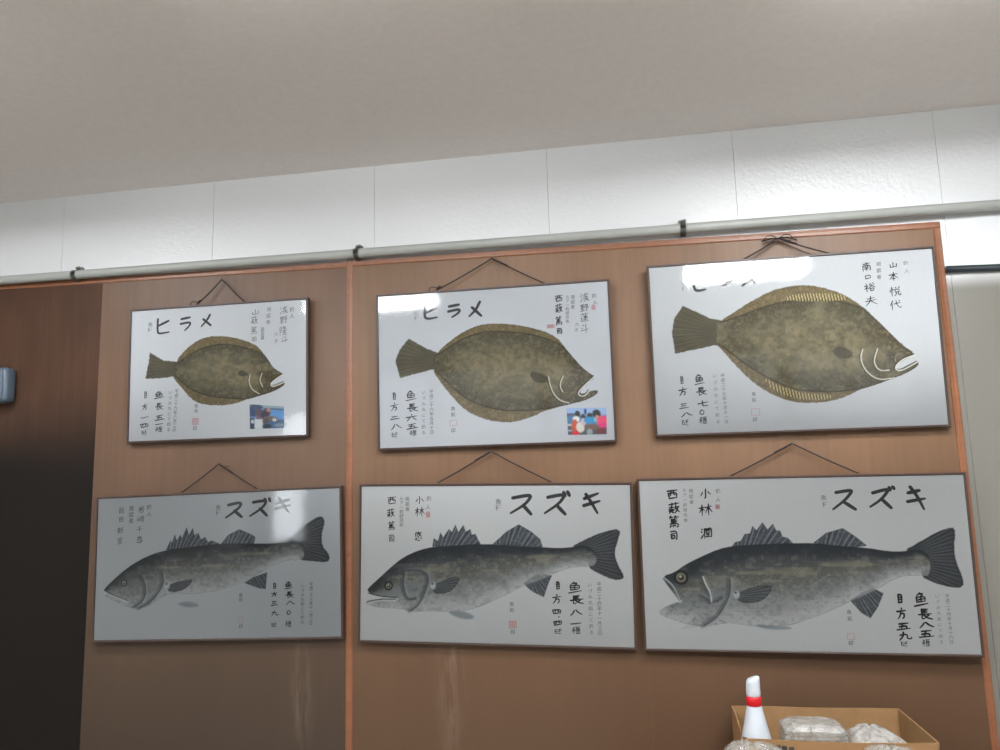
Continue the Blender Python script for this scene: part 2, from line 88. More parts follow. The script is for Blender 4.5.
def add_box(bm, x0, x1, y0, y1, z0, z1, bevel=0.0, seg=2):
    vs = [bm.verts.new(p) for p in ((x0, y0, z0), (x1, y0, z0), (x1, y1, z0), (x0, y1, z0),
                                    (x0, y0, z1), (x1, y0, z1), (x1, y1, z1), (x0, y1, z1))]
    fs = [bm.faces.new([vs[i] for i in f]) for f in ((0, 3, 2, 1), (4, 5, 6, 7), (0, 1, 5, 4),
                                                     (1, 2, 6, 5), (2, 3, 7, 6), (3, 0, 4, 7))]
    if bevel > 0:
        es = list({e for f in fs for e in f.edges})
        bmesh.ops.bevel(bm, geom=es, offset=bevel, segments=seg, affect='EDGES', profile=0.5)

def add_tube(bm, pts, r, seg=10, caps=True, radii=None):
    pts = [Vector(p) for p in pts]
    rings = []
    prev = None
    for i, p in enumerate(pts):
        a = pts[max(i - 1, 0)]
        b = pts[min(i + 1, len(pts) - 1)]
        t = (b - a).normalized()
        if prev is None:
            ref = Vector((0, 0, 1)) if abs(t.z) < 0.9 else Vector((0, 1, 0))
            n = t.cross(ref).normalized()
        else:
            n = (prev - t * prev.dot(t)).normalized()
        prev = n
        m = t.cross(n)
        rr = radii[i] if radii else r
        rings.append([bm.verts.new(p + (n * math.cos(2 * math.pi * k / seg) + m * math.sin(2 * math.pi * k / seg)) * rr)
                      for k in range(seg)])
    for A, B in zip(rings, rings[1:]):
        for k in range(seg):
            bm.faces.new((A[k], A[(k + 1) % seg], B[(k + 1) % seg], B[k]))
    if caps:
        bm.faces.new(rings[0][::-1])
        bm.faces.new(rings[-1])

def add_lathe(bm, prof, cx, cy, seg=32):
    rings = [[bm.verts.new((cx + r * math.cos(2 * math.pi * k / seg), cy + r * math.sin(2 * math.pi * k / seg), z))
              for k in range(seg)] for r, z in prof]
    for A, B in zip(rings, rings[1:]):
        for k in range(seg):
            bm.faces.new((A[k], A[(k + 1) % seg], B[(k + 1) % seg], B[k]))
    bm.faces.new(rings[0][::-1])
    bm.faces.new(rings[-1])

# ---------------------------------------------------------------- materials (all node based)
def new_mat(name):
    m = bpy.data.materials.new(name)
    m.use_nodes = True
    nt = m.node_tree
    return m, nt, nt.nodes['Principled BSDF']

def ramp(nt, stops):
    n = nt.nodes.new('ShaderNodeValToRGB')
    cr = n.color_ramp
    while len(cr.elements) < len(stops):
        cr.elements.new(0.5)
    for e, (p, c) in zip(cr.elements, stops):
        e.position = p
        e.color = (*c, 1)
    return n

def noise_node(nt, scale, detail=4, rough=0.55, stretch=None, dist=0.0):
    tc = nt.nodes.new('ShaderNodeTexCoord')
    mp = nt.nodes.new('ShaderNodeMapping')
    if stretch:
        mp.inputs['Scale'].default_value = stretch
    n = nt.nodes.new('ShaderNodeTexNoise')
    n.inputs['Scale'].default_value = scale
    n.inputs['Detail'].default_value = detail
    n.inputs['Roughness'].default_value = rough
    n.inputs['Distortion'].default_value = dist
    nt.links.new(tc.outputs['Object'], mp.inputs['Vector'])
    nt.links.new(mp.outputs['Vector'], n.inputs['Vector'])
    return n

def simple(name, c, rough=0.5, spec=0.5, metal=0.0, var=0.08, scale=18, bump=0.0, coat=0.0):
    m, nt, b = new_mat(name)
    n = noise_node(nt, scale)
    r = ramp(nt, [(0.3, tuple(v * (1 - var) for v in c)), (0.7, tuple(min(1, v * (1 + var)) for v in c))])
    nt.links.new(n.outputs['Fac'], r.inputs['Fac'])
    nt.links.new(r.outputs['Color'], b.inputs['Base Color'])
    b.inputs['Roughness'].default_value = rough
    b.inputs['Specular IOR Level'].default_value = spec
    b.inputs['Metallic'].default_value = metal
    b.inputs['Coat Weight'].default_value = coat
    if bump:
        bp = nt.nodes.new('ShaderNodeBump')
        bp.inputs['Strength'].default_value = bump
        bp.inputs['Distance'].default_value = 0.01
        nt.links.new(n.outputs['Fac'], bp.inputs['Height'])
        nt.links.new(bp.outputs['Normal'], b.inputs['Normal'])
    return m

def mix_color(nt, fac, a, b, blend='MIX'):
    n = nt.nodes.new('ShaderNodeMix')
    n.data_type = 'RGBA'
    n.blend_type = blend
    for s, v in ((0, fac), (6, a), (7, b)):
        if hasattr(v, 'links'):
            nt.links.new(v, n.inputs[s])
        elif s == 0:
            n.inputs[s].default_value = v
        else:
            n.inputs[s].default_value = (*v, 1)
    return n.outputs[2]

def wood(name, dark, light, rough=0.45, spec=0.4, grain=1.0, blot=0.35, foot_tone=None, streak=None):
    """lauan plywood: fine vertical grain, broad blotches, small dark specks"""
    m, nt, b = new_mat(name)
    g = noise_node(nt, 55, 5, 0.6, (1.0, 1.0, 0.035), 0.2)
    rg = ramp(nt, [(0.25, dark), (0.75, light)])
    nt.links.new(g.outputs['Fac'], rg.inputs['Fac'])
    big = noise_node(nt, 3.2, 3, 0.55, (1.0, 1.0, 0.45))
    rb = ramp(nt, [(0.32, (1 - blot,) * 3), (0.68, (1 + blot * 0.3,) * 3)])
    nt.links.new(big.outputs['Fac'], rb.inputs['Fac'])
    out = mix_color(nt, 1.0, rg.outputs['Color'], rb.outputs['Color'], 'MULTIPLY')
    sp = noise_node(nt, 70, 2, 0.5)
    rs = ramp(nt, [(0.22, (0.55, 0.48, 0.42)), (0.29, (1, 1, 1))])
    nt.links.new(sp.outputs['Fac'], rs.inputs['Fac'])
    out = mix_color(nt, 0.8, out, rs.outputs['Color'], 'MULTIPLY')
    if foot_tone:                                   # colour darkens towards the foot of the board
        z0, z1, col = foot_tone
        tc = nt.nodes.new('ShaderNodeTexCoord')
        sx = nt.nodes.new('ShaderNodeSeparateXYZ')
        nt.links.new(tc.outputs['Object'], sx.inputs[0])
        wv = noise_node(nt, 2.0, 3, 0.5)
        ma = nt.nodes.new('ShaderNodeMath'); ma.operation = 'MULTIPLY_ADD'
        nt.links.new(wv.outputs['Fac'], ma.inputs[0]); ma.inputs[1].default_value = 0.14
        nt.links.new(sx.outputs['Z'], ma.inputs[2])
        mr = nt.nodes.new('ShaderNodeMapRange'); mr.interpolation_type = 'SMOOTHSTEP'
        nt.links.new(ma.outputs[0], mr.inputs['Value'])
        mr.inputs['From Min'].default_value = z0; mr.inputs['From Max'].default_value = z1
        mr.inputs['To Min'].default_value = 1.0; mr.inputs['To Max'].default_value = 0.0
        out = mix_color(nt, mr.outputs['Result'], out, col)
    if streak:                                  # dried pale drips
        x0, z0, w, h, col = streak
        tc = nt.nodes.new('ShaderNodeTexCoord')
        mp = nt.nodes.new('ShaderNodeMapping')
        mp.inputs['Location'].default_value = (-x0 / w, 0, -z0 / h)
        mp.inputs['Scale'].default_value = (1 / w, 0, 1 / h)
        gd = nt.nodes.new('ShaderNodeTexGradient'); gd.gradient_type = 'SPHERICAL'
        nt.links.new(tc.outputs['Object'], mp.inputs['Vector'])
        nt.links.new(mp.outputs['Vector'], gd.inputs['Vector'])
        dn = noise_node(nt, 40, 4, 0.6, (1.0, 1.0, 0.12))
        rd = ramp(nt, [(0.42, (0, 0, 0)), (0.68, (1, 1, 1))])
        nt.links.new(dn.outputs['Fac'], rd.inputs['Fac'])
        mu = nt.nodes.new('ShaderNodeMath'); mu.operation = 'MULTIPLY'
        nt.links.new(gd.outputs['Fac'], mu.inputs[0]); nt.links.new(rd.outputs['Color'], mu.inputs[1])
        out = mix_color(nt, mu.outputs[0], out, col)
    nt.links.new(out, b.inputs['Base Color'])
    b.inputs['Roughness'].default_value = rough
    b.inputs['Specular IOR Level'].default_value = spec
    bp = nt.nodes.new('ShaderNodeBump'); bp.inputs['Strength'].default_value = 0.12 * grain
    bp.inputs['Distance'].default_value = 0.002
    nt.links.new(g.outputs['Fac'], bp.inputs['Height']); nt.links.new(bp.outputs['Normal'], b.inputs['Normal'])
    return m

def wall_paint(name, c, rough, dado=None):
    m, nt, b = new_mat(name)
    n = noise_node(nt, 4.0, 4, 0.6)
    r = ramp(nt, [(0.3, tuple(v * 0.98 for v in c)), (0.7, c)])
    nt.links.new(n.outputs['Fac'], r.inputs['Fac'])
    sp = noise_node(nt, 22, 2, 0.5)
    rs = ramp(nt, [(0.16, (0.80, 0.79, 0.77)), (0.21, (1, 1, 1))])
    nt.links.new(sp.outputs['Fac'], rs.inputs['Fac'])
    out = mix_color(nt, 0.8, r.outputs['Color'], rs.outputs['Color'], 'MULTIPLY')
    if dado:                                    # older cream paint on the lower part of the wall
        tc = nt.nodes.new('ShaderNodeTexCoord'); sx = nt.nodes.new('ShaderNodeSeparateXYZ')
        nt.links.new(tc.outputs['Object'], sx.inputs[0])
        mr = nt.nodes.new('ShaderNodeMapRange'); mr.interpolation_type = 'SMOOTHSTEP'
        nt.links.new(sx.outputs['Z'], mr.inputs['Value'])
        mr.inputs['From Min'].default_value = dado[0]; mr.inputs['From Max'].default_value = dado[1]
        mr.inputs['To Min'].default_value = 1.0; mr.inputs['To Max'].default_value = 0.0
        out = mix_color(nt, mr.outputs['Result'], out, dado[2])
    nt.links.new(out, b.inputs['Base Color'])
    b.inputs['Specular IOR Level'].default_value = 0.55
    b.inputs['Coat Weight'].default_value = 0.35
    b.inputs['Coat Roughness'].default_value = 0.12
    rr = ramp(nt, [(0.3, (rough * 0.8,) * 3), (0.7, (rough * 1.25,) * 3)])
    nt.links.new(n.outputs['Fac'], rr.inputs['Fac']); nt.links.new(rr.outputs['Color'], b.inputs['Roughness'])
    bn = noise_node(nt, 80, 4, 0.75)
    bp = nt.nodes.new('ShaderNodeBump'); bp.inputs['Strength'].default_value = 0.42; bp.inputs['Distance'].default_value = 0.004
    nt.links.new(bn.outputs['Fac'], bp.inputs['Height']); nt.links.new(bp.outputs['Normal'], b.inputs['Normal']); nt.links.new(bp.outputs['Normal'], b.inputs['Coat Normal'])
    return m

def attr_mat(name, rough=0.85, spec=0.2):
    m, nt, b = new_mat(name)
    a = nt.nodes.new('ShaderNodeAttribute'); a.attribute_name = 'col'
    nt.links.new(a.outputs['Color'], b.inputs['Base Color'])
    b.inputs['Roughness'].default_value = rough
    b.inputs['Specular IOR Level'].default_value = spec
    return m

def glass_mat():
    m, nt, b = new_mat('picture_glazing')
    nt.nodes.remove(b)
    fr = nt.nodes.new('ShaderNodeFresnel'); fr.inputs['IOR'].default_value = 1.47
    tr = nt.nodes.new('ShaderNodeBsdfTransparent'); tr.inputs['Color'].default_value = (0.97, 0.98, 0.98, 1)
    gl = nt.nodes.new('ShaderNodeBsdfGlossy'); gl.inputs['Roughness'].default_value = 0.055
    n = noise_node(nt, 6, 2)
    bp = nt.nodes.new('ShaderNodeBump'); bp.inputs['Strength'].default_value = 0.05; bp.inputs['Distance'].default_value = 0.01
    nt.links.new(n.outputs['Fac'], bp.inputs['Height']); nt.links.new(bp.outputs['Normal'], gl.inputs['Normal'])
    mx = nt.nodes.new('ShaderNodeMixShader')
    nt.links.new(fr.outputs[0], mx.inputs[0]); nt.links.new(tr.outputs[0], mx.inputs[1]); nt.links.new(gl.outputs[0], mx.inputs[2])
    nt.links.new(mx.outputs[0], nt.nodes['Material Output'].inputs['Surface'])
    return m

def film_mat(name, milk, tint):
    """crinkled clear plastic: part see-through, part milky, glossy glints"""
    m, nt, b = new_mat(name)
    b.inputs['Base Color'].default_value = (*tint, 1)
    b.inputs['Roughness'].default_value = 0.14
    b.inputs['Specular IOR Level'].default_value = 1.0
    n = noise_node(nt, 42, 4, 0.65, None, 0.6)
    bp = nt.nodes.new('ShaderNodeBump'); bp.inputs['Strength'].default_value = 0.55; bp.inputs['Distance'].default_value = 0.010
    nt.links.new(n.outputs['Fac'], bp.inputs['Height']); nt.links.new(bp.outputs['Normal'], b.inputs['Normal'])
    tr = nt.nodes.new('ShaderNodeBsdfTransparent'); tr.inputs['Color'].default_value = (0.95, 0.95, 0.94, 1)
    r = ramp(nt, [(0.35, (milk - 0.15,) * 3), (0.65, (min(1, milk + 0.2),) * 3)])
    nt.links.new(n.outputs['Fac'], r.inputs['Fac'])
    mx = nt.nodes.new('ShaderNodeMixShader')
    nt.links.new(r.outputs['Color'], mx.inputs[0]); nt.links.new(tr.outputs[0], mx.inputs[1]); nt.links.new(b.outputs[0], mx.inputs[2])
    nt.links.new(mx.outputs[0], nt.nodes['Material Output'].inputs['Surface'])
    return m

def emit_mat(name, c, s):
    m, nt, b = new_mat(name)
    nt.nodes.remove(b)
    e = nt.nodes.new('ShaderNodeEmission')
    n = noise_node(nt, 3, 1)
    r = ramp(nt, [(0, tuple(v * 0.96 for v in c)), (1, c)])
    nt.links.new(n.outputs['Fac'], r.inputs['Fac']); nt.links.new(r.outputs['Color'], e.inputs['Color'])
    e.inputs['Strength'].default_value = s
    nt.links.new(e.outputs[0], nt.nodes['Material Output'].inputs['Surface'])
    return m

PAPER = srgb(226, 226, 229)
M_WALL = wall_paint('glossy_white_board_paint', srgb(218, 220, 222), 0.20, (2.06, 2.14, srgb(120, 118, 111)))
M_CEIL = simple('matt_ceiling_paint', srgb(226, 220, 216), 0.9, 0.1, var=0.03, scale=60)
M_SIDE = simple('side_wall_paint', srgb(222, 218, 210), 0.8, 0.2, var=0.04, scale=4)
M_FAR = simple('far_wall_paint', srgb(150, 144, 136), 0.8, 0.2, var=0.04, scale=4)
M_FLOOR = simple('pale_concrete_floor', srgb(170, 167, 160), 0.7, 0.3, var=0.12, scale=5)
M_PLY = wood('lauan_plywood', srgb(119, 89, 66), srgb(129, 98, 74), 0.42, 0.35, blot=0.22, foot_tone=(0.5, 2.1, srgb(88, 65, 48)), streak=(-0.60, 0.90, 0.06, 0.26, srgb(128, 108, 92)))
M_PLY2 = wood('lauan_plywood_darker', srgb(104, 79, 63), srgb(113, 87, 69), 0.42, 0.35, blot=0.2, foot_tone=(0.5, 2.1, srgb(66, 54, 44)), streak=(-1.09, 0.88, 0.05, 0.24, srgb(112, 96, 84)))  # left panel: darker than the other plywood, most so towards the foot
M_PLYD = wood('dark_plywood', srgb(74, 53, 42), srgb(86, 61, 48), 0.45, 0.15, foot_tone=(1.64, 2.04, srgb(28, 25, 23)))  # dark panel, its colour darker still in the lower part
M_TRIM = wood('reddish_moulding', srgb(130, 83, 57), srgb(146, 96, 68), 0.35, 0.5, blot=0.15)
M_FRAME = wood('dark_brown_frame', srgb(62, 47, 42), srgb(78, 60, 54), 0.35, 0.5, blot=0.15)
M_BACK = simple('backing_board', srgb(120, 100, 80), 0.9)
M_ART = attr_mat('painted_ink')
M_INK = attr_mat('brush_ink', 0.7, 0.3)
M_PHOTO = attr_mat('snapshot_print', 0.4, 0.4)
M_GLASS = glass_mat()
M_CORD = simple('dark_cord', srgb(52, 46, 48), 0.8, 0.2, var=0.3, scale=300)
M_METAL = simple('dull_steel', srgb(84, 82, 80), 0.5, 0.5, metal=0.8)
M_PIPE = simple('grey_pvc', srgb(160, 162, 158), 0.35, 0.5, var=0.04)
M_CLAMP = simple('zinc_clamp', srgb(128, 128, 124), 0.45, 0.5, metal=0.6, var=0.25, scale=60)
M_BLACK = simple('black_pvc', srgb(38, 46, 52), 0.35, 0.5)
M_BLUE = simple('blue_grey_plastic', srgb(84, 98, 112), 0.4, 0.5)
M_CARD = simple('corrugated_card', srgb(148, 115, 80), 0.85, 0.15, var=0.07, scale=30)
M_MARK = simple('faded_black_print', srgb(70, 66, 62), 0.85, 0.1, var=0.3, scale=90)
M_WHITE = simple('white_plastic', srgb(196, 202, 210), 0.35, 0.5, var=0.03)
M_RED = simple('red_plastic', srgb(196, 22, 34), 0.35, 0.5, var=0.05)
M_FILM = film_mat('clear_pack_plastic', 0.50, srgb(196, 195, 192))
M_FILM2 = film_mat('clear_bag_plastic', 0.32, srgb(190, 186, 178))
M_HOUSE = simple('lamp_housing', srgb(230, 230, 226), 0.5)
M_SKY = emit_mat('daylight_window', (0.90, 0.95, 1.0), WINDOW)
M_CLERE = emit_mat('frosted_daylight', (0.86, 0.93, 1.0), CLERE)
M_TABLE = wood('table_wood', srgb(120, 86, 60), srgb(140, 104, 74))

# ---------------------------------------------------------------- the room
CEIL = 2.642
X0, X1, Y0 = -4.3, 3.0, -6.0
PLY_T = 2.30

def slab(name, x0, x1, y0, y1, z0, z1, mat, bevel=0.0):
    bm = bmesh.new()
    add_box(bm, x0, x1, y0, y1, z0, z1, bevel, 1)
    return bm_obj(name, bm, mat)

struct(slab('floor', X0, X1, Y0, 0.05, -0.1, 0.0, M_FLOOR))
struct(slab('ceiling', X0, X1, Y0, 0.05, CEIL, CEIL + 0.1, M_CEIL))
struct(slab('wall_right', X1, X1 + 0.1, Y0, 0.05, 0, CEIL, M_SIDE))
struct(slab('wall_left', X0 - 0.1, X0, Y0, 0.05, 0, CEIL, M_SIDE))
# wall opposite, with a tall window at its left end
WX0, WX1, WZ0, WZ1 = -4.02, -3.64, 1.02, 2.1
bm = bmesh.new()
add_box(bm, X0, WX0, Y0 - 0.1, Y0, 0, CEIL)
add_box(bm, WX1, X1, Y0 - 0.1, Y0, 0, 1.72)
add_box(bm, WX1, X1, Y0 - 0.1, Y0, 2.46, CEIL)
add_box(bm, WX1, -3.40, Y0 - 0.1, Y0, 1.72, 2.46)
for n in range(5):
    add_box(bm, -3.40 + 1.27 * n + 1.17, -3.40 + 1.27 * (n + 1) if n < 4 else X1, Y0 - 0.1, Y0, 1.72, 2.46)
add_box(bm, WX0, WX1, Y0 - 0.1, Y0, 0, WZ0)
add_box(bm, WX0, WX1, Y0 - 0.1, Y0, WZ1, CEIL)
struct(bm_obj('wall_front', bm, M_FAR))
bm = bmesh.new()
add_box(bm, WX0, WX1, Y0 - 0.06, Y0 - 0.05, WZ0, WZ1)
win = struct(bm_obj('window_1', bm, M_SKY))
bm = bmesh.new()
for a, b_, c, d in ((WX0, WX0 + .02, WZ0, WZ1), (WX1 - .02, WX1, WZ0, WZ1), (WX0, WX1, WZ0, WZ0 + .02), (WX0, WX1, WZ1 - .02, WZ1)):
    add_box(bm, a, b_, Y0 - 0.05, Y0 - 0.01, c, d)
bm_obj('window_frame', bm, M_HOUSE, win)

CZ0, CZ1 = 1.72, 2.46
for n in range(5):
    cx0 = -3.40 + 1.27 * n
    bm = bmesh.new()
    add_box(bm, cx0, cx0 + 1.17, Y0 - 0.06, Y0 - 0.05, CZ0, CZ1)
    cw = struct(bm_obj('window_%d' % (n + 2), bm, M_CLERE))
    bm = bmesh.new()
    for a, b_, c, d in ((cx0, cx0 + .03, CZ0, CZ1), (cx0 + 1.14, cx0 + 1.17, CZ0, CZ1), (cx0 + .57, cx0 + .60, CZ0, CZ1), (cx0, cx0 + 1.17, CZ0, CZ0 + .03), (cx0, cx0 + 1.17, CZ1 - .03, CZ1)):
        add_box(bm, a, b_, Y0 - 0.05, Y0 - 0.01, c, d)
    bm_obj('window_frame', bm, M_HOUSE, cw)

# picture wall: glossy painted boards with narrow joints
bm = bmesh.new()
add_box(bm, X0, X1, 0.03, 0.05, 0, CEIL)
edges = [X0] + [-1.451 + 0.6065 * k for k in range(-4, 8)] + [X1]
for a, b_ in zip(edges, edges[1:]):
    add_box(bm, a + 0.0003, b_ - 0.0003, 0.006, 0.0295, 0, CEIL, 0.0007, 1)
struct(bm_obj('wall_back', bm, M_WALL))

# plywood lining and its mouldings
def trim_z(x):
    return 2.2905 - 0.01134 * x
def ply(x0, x1, mat, y=0.0):
    bm = bmesh.new()
    v = [(x0, z) for z in (0.0, trim_z(x0) - 0.004)] + [(x1, z) for z in (trim_z(x1) - 0.004, 0.0)]
    f = [bm.verts.new((x, y, z)) for x, z in v]
    b2 = [bm.verts.new((x, 0.0058, z)) for x, z in v]
    bm.faces.new(f)
    bm.faces.new(b2[::-1])
    for i in range(4):
        bm.faces.new((f[i], f[(i + 1) % 4], b2[(i + 1) % 4], b2[i]))
    return struct(bm_obj('wall_back_panel', bm, mat))
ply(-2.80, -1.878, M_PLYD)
ply(-1.8776, -0.9322, M_PLY2)
ply(-0.9318, 0.0148, M_PLY)
ply(0.0152, 0.957, M_PLY)

def moulding(name, a, b_, w, d=0.0035):
    """flat moulding with a rounded face running from a to b (x, z), w wide"""
    ax, az = a; bx, bz = b_
    L = math.hypot(bx - ax, bz - az)
    bm = bmesh.new()
    prof = [(-w / 2, 0.0056), (-w / 2, -d * .4), (-w * .36, -d), (w * .1, -d), (w * .2, -d * .55), (w * .44, -d * .75), (w / 2, -d * .3), (w / 2, 0.0056)]
    A = [bm.verts.new((0, y, s)) for s, y in prof]
    B = [bm.verts.new((L, y, s)) for s, y in prof]
    n = len(prof)
    for i in range(n):
        bm.faces.new((A[i], A[(i + 1) % n], B[(i + 1) % n], B[i]))
    bm.faces.new(A[::-1]); bm.faces.new(B)
    o = bm_obj(name, bm, M_TRIM)
    o.location = (ax, 0, az)
    o.rotation_euler = (0, -math.atan2(bz - az, bx - ax), 0)
    return struct(o)
TW = 0.021
moulding('trim_1', (-2.80, trim_z(-2.80) - TW / 2 + .002), (-0.9435, trim_z(-0.9435) - TW / 2 - .002), TW)
moulding('trim_2', (-0.921, trim_z(-0.921) - TW / 2 + .001), (0.957, trim_z(0.957) - TW / 2), TW)
moulding('trim_3', (-0.932, 0.0), (-0.932, trim_z(-0.932) + .001), 0.0225)
moulding('trim_4', (0.9465, 0.0), (0.9465, trim_z(0.957) - TW), TW)

# ---------------------------------------------------------------- conduits
pipe = tag(empty('conduit_pipe', (0, 0, 0)), 'long grey plastic conduit pipe along the white wall above the plywood', 'pipe')
pz = lambda x: 2.3143 - 0.0040 * x
bm = bmesh.new()
add_tube(bm, [(X0 + 0.01, -0.0255, pz(X0)), (-2.0, -0.0255, pz(-2.0)), (0, -0.0255, pz(0)), (X1 - 0.01, -0.0255, pz(X1))], 0.0158, 20)
bm_obj('pipe', bm, M_PIPE, pipe, True)
def clamp(x):
    bm = bmesh.new()
    z = pz(x); r = 0.0172
    arc = [(-0.0255 + r * math.cos(t), z + r * math.sin(t)) for t in [math.radians(a) for a in range(70, 291, 20)]]
    prof = [(0.0035, z + 0.030), (-0.0035, z + 0.029), (-0.014, z + 0.020)] + arc + [(-0.014, z - 0.019), (-0.005, z - 0.021)]
    for dx0, dx1 in ((-0.009, 0.009),):
        A = [bm.verts.new((x + dx0, y, zz)) for y, zz in prof]
        B = [bm.verts.new((x + dx1, y, zz)) for y, zz in prof]
        for i in range(len(prof) - 1):
            bm.faces.new((A[i], A[i + 1], B[i + 1], B[i]))
    bmesh.ops.solidify(bm, geom=bm.faces[:], thickness=0.0014)
    add_box(bm, x - 0.012, x + 0.012, -0.010, 0.0058, z + 0.018, z + 0.034, 0.002, 1)
    add_tube(bm, [(x + 0.010, -0.017, z + 0.030), (x - 0.004, -0.019, z + 0.027)], 0.0042, 8)
    return bm_obj('clamp', bm, M_CLAMP, pipe)
for cx in (-1.972, -0.897, 0.192):
    clamp(cx)
bm = bmesh.new()
add_tube(bm, [(0.9585, -0.0045, 2.1275), (1.6, -0.0045, 2.1035), (X1 - 0.01, -0.0045, 2.051)], 0.0105, 14)
bc = bm_obj('black_conduit', bm, M_BLACK, None, True)
tag(bc, 'thin black conduit on the white wall right of the plywood edge', 'pipe')

# grey dispenser on the dark panel at the very left
disp = tag(empty('wall_dispenser', (-2.303, -0.045, 1.863)), 'rounded blue-grey plastic box fixed to the dark panel at the left edge', 'dispenser')
bm = bmesh.new(); add_box(bm, -0.10, 0.10, -0.012, 0.0448, 0.0, 0.128, 0.018, 4)
bm_obj('dispenser_body', bm, M_BLUE, disp, True)
bm = bmesh.new(); add_box(bm, -0.088, 0.088, -0.019, -0.0115, 0.012, 0.116, 0.004, 3)
bm_obj('dispenser_cover', bm, M_BLUE, disp, True)

# ---------------------------------------------------------------- painting the fish
def chaikin(p, n=1, closed=True):
    p = [np.array(q, float) for q in p]
    for _ in range(n):
        out = []
        m = len(p)
        for i in range(m if closed else m - 1):
            a, b = p[i], p[(i + 1) % m]
            out += [a * .75 + b * .25, a * .25 + b * .75]
        if not closed:
            out = [p[0]] + out + [p[-1]]
        p = out
    return p

def dist_line(X, Z, pts, closed=False):
    d = np.full(X.shape, 1e9)
    n = len(pts)
    for i in range(n if closed else n - 1):
        (ax, az), (bx, bz) = pts[i], pts[(i + 1) % n]
        ex, ez = bx - ax, bz - az
        L = ex * ex + ez * ez + 1e-9
        t = np.clip(((X - ax) * ex + (Z - az) * ez) / L, 0, 1)
        d = np.minimum(d, np.hypot(X - ax - t * ex, Z - az - t * ez))
    return d

def sdf(X, Z, pts):
    inside = np.zeros(X.shape, bool)
    n = len(pts)
    for i in range(n):
        (ax, az), (bx, bz) = pts[i], pts[(i + 1) % n]
        if abs(bz - az) < 1e-9:
            continue
        c = ((az > Z) != (bz > Z)) & (X < (bx - ax) * (Z - az) / (bz - az) + ax)
        inside ^= c
    d = dist_line(X, Z, pts, True)
    return np.where(inside, -d, d)

def vnoise(X, Z, cx, cz, seed):
    r = np.random.default_rng(seed)
    T = r.random((256, 256))
    u, v = X / cx + 500, Z / cz + 500
    i, j = np.floor(u).astype(int), np.floor(v).astype(int)
    fu, fv = u - i, v - j
    fu = fu * fu * (3 - 2 * fu); fv = fv * fv * (3 - 2 * fv)
    g = lambda a, b: T[a % 256, b % 256]
    return (g(i, j) * (1 - fu) + g(i + 1, j) * fu) * (1 - fv) + (g(i, j + 1) * (1 - fu) + g(i + 1, j + 1) * fu) * fv

def sm(a, b, x):
    t = np.clip((x - a) / (b - a), 0, 1)
    return t * t * (3 - 2 * t)

PK = 1.36
def pc(r, g, b):
    return np.array(srgb(r, g, b, PK))

class Art:
    def __init__(self, polys, cell=1.9, pad=6):
        xs = [q[0] for p in polys for q in p]; zs = [q[1] for p in polys for q in p]
        self.nx = int((max(xs) - min(xs) + 2 * pad) / cell) + 1
        self.nz = int((max(zs) - min(zs) + 2 * pad) / cell) + 1
        x = min(xs) - pad + cell * np.arange(self.nx); z = min(zs) - pad + cell * np.arange(self.nz)
        self.X, self.Z = np.meshgrid(x, z)
        self.C = np.empty(self.X.shape + (3,)); self.C[:] = PAPER
        self.A = np.zeros(self.X.shape)
    def paint(self, mask, col):
        m = np.clip(mask, 0, 1)[..., None]
        self.C = self.C * (1 - m) + np.asarray(col) * m
        self.A = np.maximum(self.A, np.clip(mask, 0, 1))
    def fill(self, pts, col, soft=1.6, op=1.0):
        self.paint(sm(soft, -soft, sdf(self.X, self.Z, pts)) * op, col)
    def line(self, pts, w, col, op=1.0, soft=1.0, taper=False):
        d = dist_line(self.X, self.Z, pts)
        self.paint(sm(w / 2 + soft, w / 2 - soft, d) * op, col)
    def build(self, name, y, parent):
        keep = self.A > 0.02
        q = keep[:-1, :-1] | keep[1:, :-1] | keep[:-1, 1:] | keep[1:, 1:]
        jj, ii = np.nonzero(q)
        idx = np.arange(self.nx * self.nz).reshape(self.nz, self.nx)
        F = np.stack([idx[jj, ii], idx[jj, ii + 1], idx[jj + 1, ii + 1], idx[jj + 1, ii]], 1)
        used = np.unique(F)
        rm = np.zeros(self.nx * self.nz, int); rm[used] = np.arange(len(used))
        V = np.stack([self.X.ravel()[used] / 1000, np.full(len(used), y), self.Z.ravel()[used] / 1000], 1)
        return mesh_obj(name, V.tolist(), rm[F].tolist(), M_ART, parent, False, self.C.reshape(-1, 3)[used])

def rays(A, mask, origin, n, col, op, lo=0.0, wob=0.0):
    ang = np.arctan2(A.Z - origin[1], A.X - origin[0])
    s = np.sin(ang * n + wob * np.hypot(A.X - origin[0], A.Z - origin[1]))
    A.paint(mask * sm(0.1 + lo, 0.9, s) * op, col)

